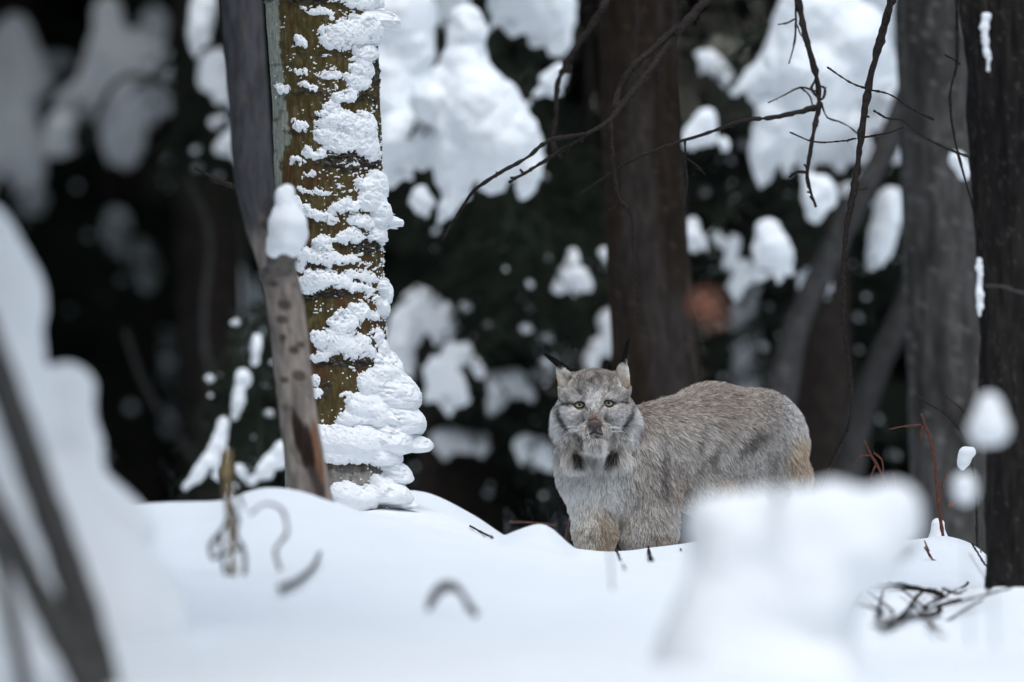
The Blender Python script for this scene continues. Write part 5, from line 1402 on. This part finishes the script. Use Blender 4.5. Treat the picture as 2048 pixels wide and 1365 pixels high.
for pos, cc in ((0.22, (0.004, 0.004, 0.004, 1)), (0.28, (0.40, 0.38, 0.27, 1)), (0.60, (0.36, 0.35, 0.25, 1)), (0.76, (0.16, 0.14, 0.10, 1)), (0.86, (0.012, 0.01, 0.01, 1))):
    e_ = er.elements.new(pos); e_.color = cc
er.elements[-1].position = 1.0; er.elements[-1].color = (0.012, 0.01, 0.01, 1)
l_.new(mr.outputs[0], rp_.inputs[0]); l_.new(rp_.outputs[0], b_.inputs['Base Color'])
LID = nmat('eyelid_skin', (0.035, 0.024, 0.022), 0.5, 0.3, 0.3, 300)

def uv_sphere(c, r, nu=24, nv=16):
    a = np.linspace(0, 2 * math.pi, nu, endpoint=False); b = np.linspace(0.02, math.pi - 0.02, nv)
    Bm, Am = np.meshgrid(b, a, indexing='ij')
    V = np.stack([np.sin(Bm) * np.cos(Am), np.sin(Bm) * np.sin(Am), np.cos(Bm)], -1).reshape(-1, 3) * r + np.array(c)
    i = np.arange(nv - 1)[:, None] * nu; j = np.arange(nu)[None]; j2 = (j + 1) % nu
    return V, np.stack([i + j, i + nu + j, i + nu + j2, i + j2], -1).reshape(-1, 4)

for s_, e in zip((-1, 1), EYES):
    c = lx((e[0], e[1], e[2] + 1.5))
    eye = bpy.data.objects.new('eye', None)
    V_, F_ = uv_sphere((0, 0, 0), 12.0 * LU)
    eye = mesh_np('eye', V_, F_, IR, None)
    eye.parent = body
    eye.location = Vector(c) - world_loc(body)
    # almond-shaped rim of the lids
    th = np.linspace(0, 2 * math.pi, 25)
    rim = []
    for t in th:
        x = math.cos(t) * 10.6; y = -math.sin(t) * (6.0 if math.sin(t) < 0 else 4.8) * (1 - 0.20 * math.cos(t) ** 2)
        y += s_ * -x * 0.10 * -1 * 1.0 + (1.6 * abs(x / 10.6) ** 3 if s_ * x < 0 else -0.8 * abs(x / 10.6) ** 3)
        z = -math.sqrt(max(0, 12.7 ** 2 - x * x * 0.9 - y * y)) + 1.5
        rim.append((e[0] + x, e[1] + y, e[2] + z))
    mesh_np('eyelid', *tube(lx(np.array(rim)), np.full(len(rim), 1.5 * LU), 40, 6), LID, eye)
    # brow side lid that half covers the eyeball
    lid = []
    for q, zoff in ((0, 0.0), (1, -1.0), (2, -1.6)):
        pass
    U = np.linspace(0.06, math.pi - 0.06, 15)
    for up in (1, -1):
        rows = []
        for m, gr in enumerate((1.0, 1.5, 2.2)):
            for t in U:
                x = math.cos(t) * 10.6 * (1 + 0.08 * m); y = -up * math.sin(t) * (4.8 if up > 0 else 6.0) * (1 - 0.2 * math.cos(t) ** 2) * gr
                z = -math.sqrt(max(0, 12.9 ** 2 - min(x * x, 150) * 0.9 - min(y * y, 40))) + 1.5 + 1.0 * m - (0.6 if up > 0 else 0)
                rows.append((e[0] + x, e[1] + y + (0.10 * s_ * x), e[2] + z))
        i, j = np.meshgrid(np.arange(2), np.arange(14), indexing='ij'); q0 = (i * 15 + j).ravel()
        mesh_np('lid_fold', lx(np.array(rows)), np.stack([q0, q0 + 1, q0 + 16, q0 + 15], 1), nmat('lid_fold_fur', (0.30, 0.26, 0.23), .9, .1, .3, 200), eye)

fnose = Field((1165, 828, -155), (1212, 872, -85), 0.8)
fnose.ball((1188.5, 844.5, -116), (12.5, 5.5, 9), 3); fnose.cone((1188.5, 847, -118), 6.5, (1188.5, 855, -115), 3.5, 3)
fnose.ball((1179, 848, -116), (5.5, 4.5, 7), 2.5); fnose.ball((1198, 848, -116), (5.5, 4.5, 7), 2.5)
for sx_ in (-1, 1): fnose.cone((1188.5 + sx_ * 6, 849.5, -127), 2.8, (1188.5 + sx_ * 10, 850.5, -119), 2.2, 1.2, cut=True)
fnose.cone((1188.5, 850, -127), 1.0, (1188.5, 860, -120), 1.0, 1, cut=True)
nv_, nf_ = pieces(*fnose.mesh())[0]
mesh_np('nose', lx(nv_), nf_[:, ::-1], nmat('nose_leather', (0.125, 0.08, 0.075), 0.45, 0.4, 0.4, 200.0, bump=0.2, bscale=500), body)
mth = [(1161, 868, -99), (1169, 869.5, -107), (1180, 867, -114), (1188.5, 863.5, -117), (1197, 866.5, -114), (1208, 868.5, -107), (1217, 866, -97)]
mesh_np('mouth', *tube(lx(np.array(mth)), np.array([0.9, 1.5, 1.9, 2.0, 1.9, 1.5, 0.9]) * LU, 24, 6), LID, body)
mesh_np('lip_cleft', *tube(lx(np.array([(1188.5, 854, -120), (1188.5, 859, -119), (1188.5, 864, -117)])), np.array([1.1, 0.9, 1.1]) * LU, 8, 6), LID, body)
# snow powder caught on the rump
m_ = (P0[:, 0] > 1500) & (P0[:, 1] < 850) & (N0[:, 1] < -0.1)
ci = np.nonzero(m_)[0]; ci = gt.choice(ci, min(900, len(ci)), replace=False)
cen_ = lx(S[ci, 3]); pw = []
tet = np.array([(1, 1, 1), (1, -1, -1), (-1, 1, -1), (-1, -1, 1)], float)
sz = gt.uniform(0.4, 1.1, len(ci)) * LU
PV = (cen_[:, None] + tet[None] * sz[:, None, None]).reshape(-1, 3)
i4 = np.arange(len(ci))[:, None] * 4
PF = np.concatenate([i4 + np.array([t]) for t in ((0, 1, 2), (0, 3, 1), (0, 2, 3), (1, 3, 2))])
o = mesh_np('snow_powder', PV, PF, SNOW, body, smooth=False); o['kind'] = 'stuff'
